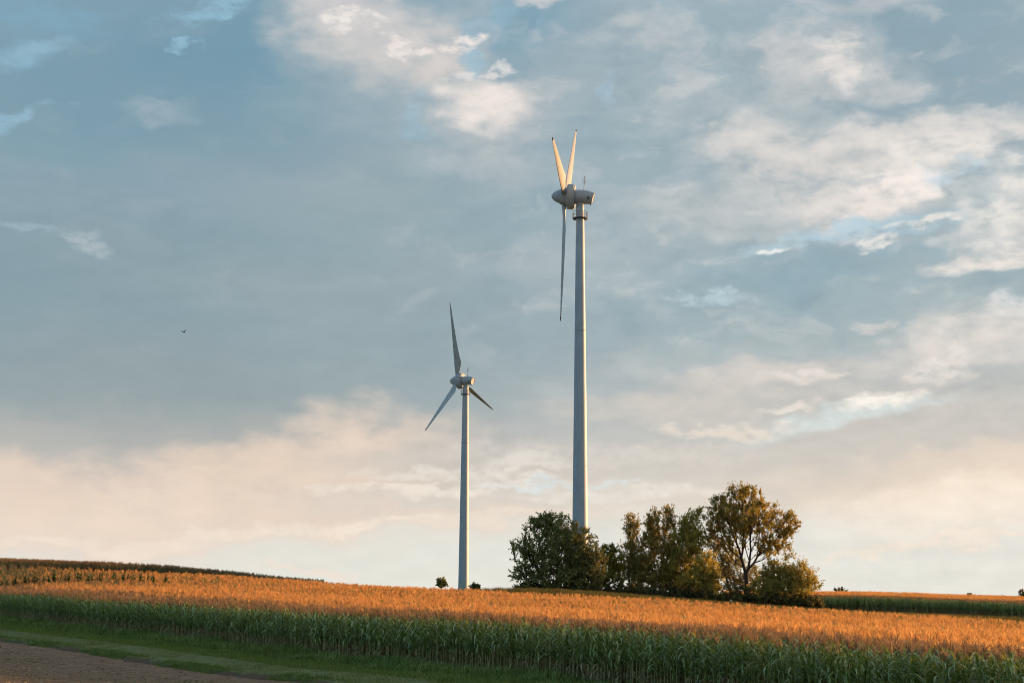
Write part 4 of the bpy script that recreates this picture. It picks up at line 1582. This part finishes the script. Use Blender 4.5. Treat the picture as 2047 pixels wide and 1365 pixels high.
def turbine(label, X, Y, hubz, yaw, psi, tilt, over, pitch, base_z):
    """yaw, psi and tilt were fitted to the blade tips; the nose points left and slightly away"""
    root = empty('wind_turbine', (X, Y, base_z))
    tag(root, label, 'wind turbine', 'wind turbines')
    H = hubz - base_z
    # tower in flanged sections
    rz = lambda z: 1.19 - (z + base_z - ZC - 12.5) * 0.0113

    def section(z0, z1, m):
        mb = MB()
        k = max(2, int((z1 - z0) / 3) + 1)
        mb.lathe([(z0 + (z1 - z0) * i / (k - 1), rz(z0 + (z1 - z0) * i / (k - 1))) for i in range(k)], 56)
        o = link('tower_section', mb.mesh('tower_section', m), root)
        mb = MB()
        r = rz(z1)
        mb.lathe([(z1 - 0.09, r - 0.02), (z1 - 0.09, r + 0.018), (z1 + 0.05, r + 0.018), (z1 + 0.05, r - 0.02)], 56)
        link('flange', mb.mesh('flange', m), o)

    cuts = [0, 9.0, hubz * 0 + 22.0, 43.5, H - 1.60]
    for i in range(4):
        section(cuts[i], cuts[i + 1], M['steel_base'] if i == 0 else M['steel'])
    top = (0, 0, H)
    link('yaw_bearing', ME['yaw_bearing'], root, top)
    pf = link('platform', ME['platform'], root, top)
    link('handrail', ME['handrail'], pf)
    for k in range(12):
        link('railing_post', ME['railing_post'], pf, (0, 0, 0), (0, 0, 2 * math.pi * k / 12))
    nose = Vector((-math.cos(yaw) * math.cos(tilt), math.sin(yaw) * math.cos(tilt), math.sin(tilt)))
    zr = math.atan2(nose.y, nose.x)
    nrot = (Matrix.Rotation(zr, 3, 'Z') @ Matrix.Rotation(-tilt, 3, 'Y')).to_euler()
    nac = link('nacelle', ME['nacelle'], root, top, nrot)
    link('rear_panel', ME['rear_panel'], nac)
    link('vent_ring', ME['vent_ring'], nac, (0, 1.03, -0.1))
    link('warning_light', ME['warning_light'], nac, (-1.75, 0, -1.08))
    mast = link('wind_mast', ME['wind_mast'], root, top, nrot)
    mast.location = Vector(top) + Matrix.Rotation(zr, 3, 'Z') @ Vector((-0.55, 0, 0))
    link('lightning_cage', ME['lightning_cage'], mast)
    link('anemometer', ME['anemometer'], mast, (0, 0.2, 0))
    gen = link('generator_ring', ME['generator_ring'], root, top, nrot)
    link('ring_flange', ME['ring_flange'], gen)
    link('spinner', ME['spinner'], root, top, nrot)
    nearv = Vector((-math.sin(yaw), -math.cos(yaw), 0))
    upv = nearv.cross(nose)
    if upv.z < 0:
        upv = -upv
    hub = Vector(top) + nose * over
    for k in range(3):
        a = psi + k * 2 * math.pi / 3
        b = upv * math.cos(a) + nearv * math.sin(a)
        t = b.cross(nose)
        le = t * math.cos(pitch) + nose * math.sin(pitch)
        y = b.cross(le)
        mtx = Matrix((le, y, b)).transposed()
        bl = link('blade', ME['blade'], root, hub, mtx.to_euler())
        link('blade_tip', ME['blade_tip'], bl)
        link('root_collar', ME['root_collar'], bl)
    return root


r = math.radians
turbine('tall white wind turbine towering behind the trees', 10.81, 247.0, 62.594 + ZC, 0.129, 1.363, 0.057, 2.58, r(33), gz(10.95, 247.0) - 0.2)
turbine('smaller looking white wind turbine standing farther back at the left', -11.75, 399.0, 52.815 + ZC, 0.498, 0.252, 0.031, 2.45, r(99), gz(-11.58, 399.0) - 0.2)


# ------------------------------------------------------------------ bird
def bird():
    p = at(368, 664, 150)
    root = empty('bird', tuple(p))
    tag(root, 'small dark bird gliding in the sky at the left', 'bird')
    m = leafy('feathers', (0.012, 0.012, 0.012), (0.03, 0.028, 0.026), None, 0.05, 0.6, 0.05)
    mb = MB()
    mb.tube([(0, -0.13, 0), (0, -0.10, 0.004), (0, -0.04, 0), (0, 0.05, 0), (0, 0.11, 0.006), (0, 0.20, 0.012)], [0.004, 0.024, 0.036, 0.034, 0.018, 0.012], 10)
    mb.add([(-0.012, 0.16, 0.012), (0.012, 0.16, 0.012), (0.045, 0.27, 0.012), (0, 0.25, 0.02), (-0.045, 0.27, 0.012)], [(0, 1, 2, 3), (0, 3, 4)])
    link('body', mb.mesh('body', m), root, (0, 0, 0), (0, 0, r(60)))
    for s_ in (-1, 1):
        mb = MB()
        v = []
        for (d, y0, y1, z) in ((0.02, -0.05, 0.06, 0.0), (0.12, -0.07, 0.05, 0.07), (0.22, -0.05, 0.05, 0.14), (0.31, 0.02, 0.08, 0.18), (0.38, 0.10, 0.115, 0.20)):
            v += [(s_ * d, y0, z + 0.006), (s_ * d, y1, z + 0.006), (s_ * d, y1, z - 0.006), (s_ * d, y0, z - 0.006)]
        f = []
        for i in range(4):
            for k in range(4):
                f.append((i * 4 + k, i * 4 + (k + 1) % 4, i * 4 + 4 + (k + 1) % 4, i * 4 + 4 + k))
        mb.add(v, f)
        link('wing', mb.mesh('wing', m), root, (0, 0, 0), (0, r(-18), r(60)))


bird()
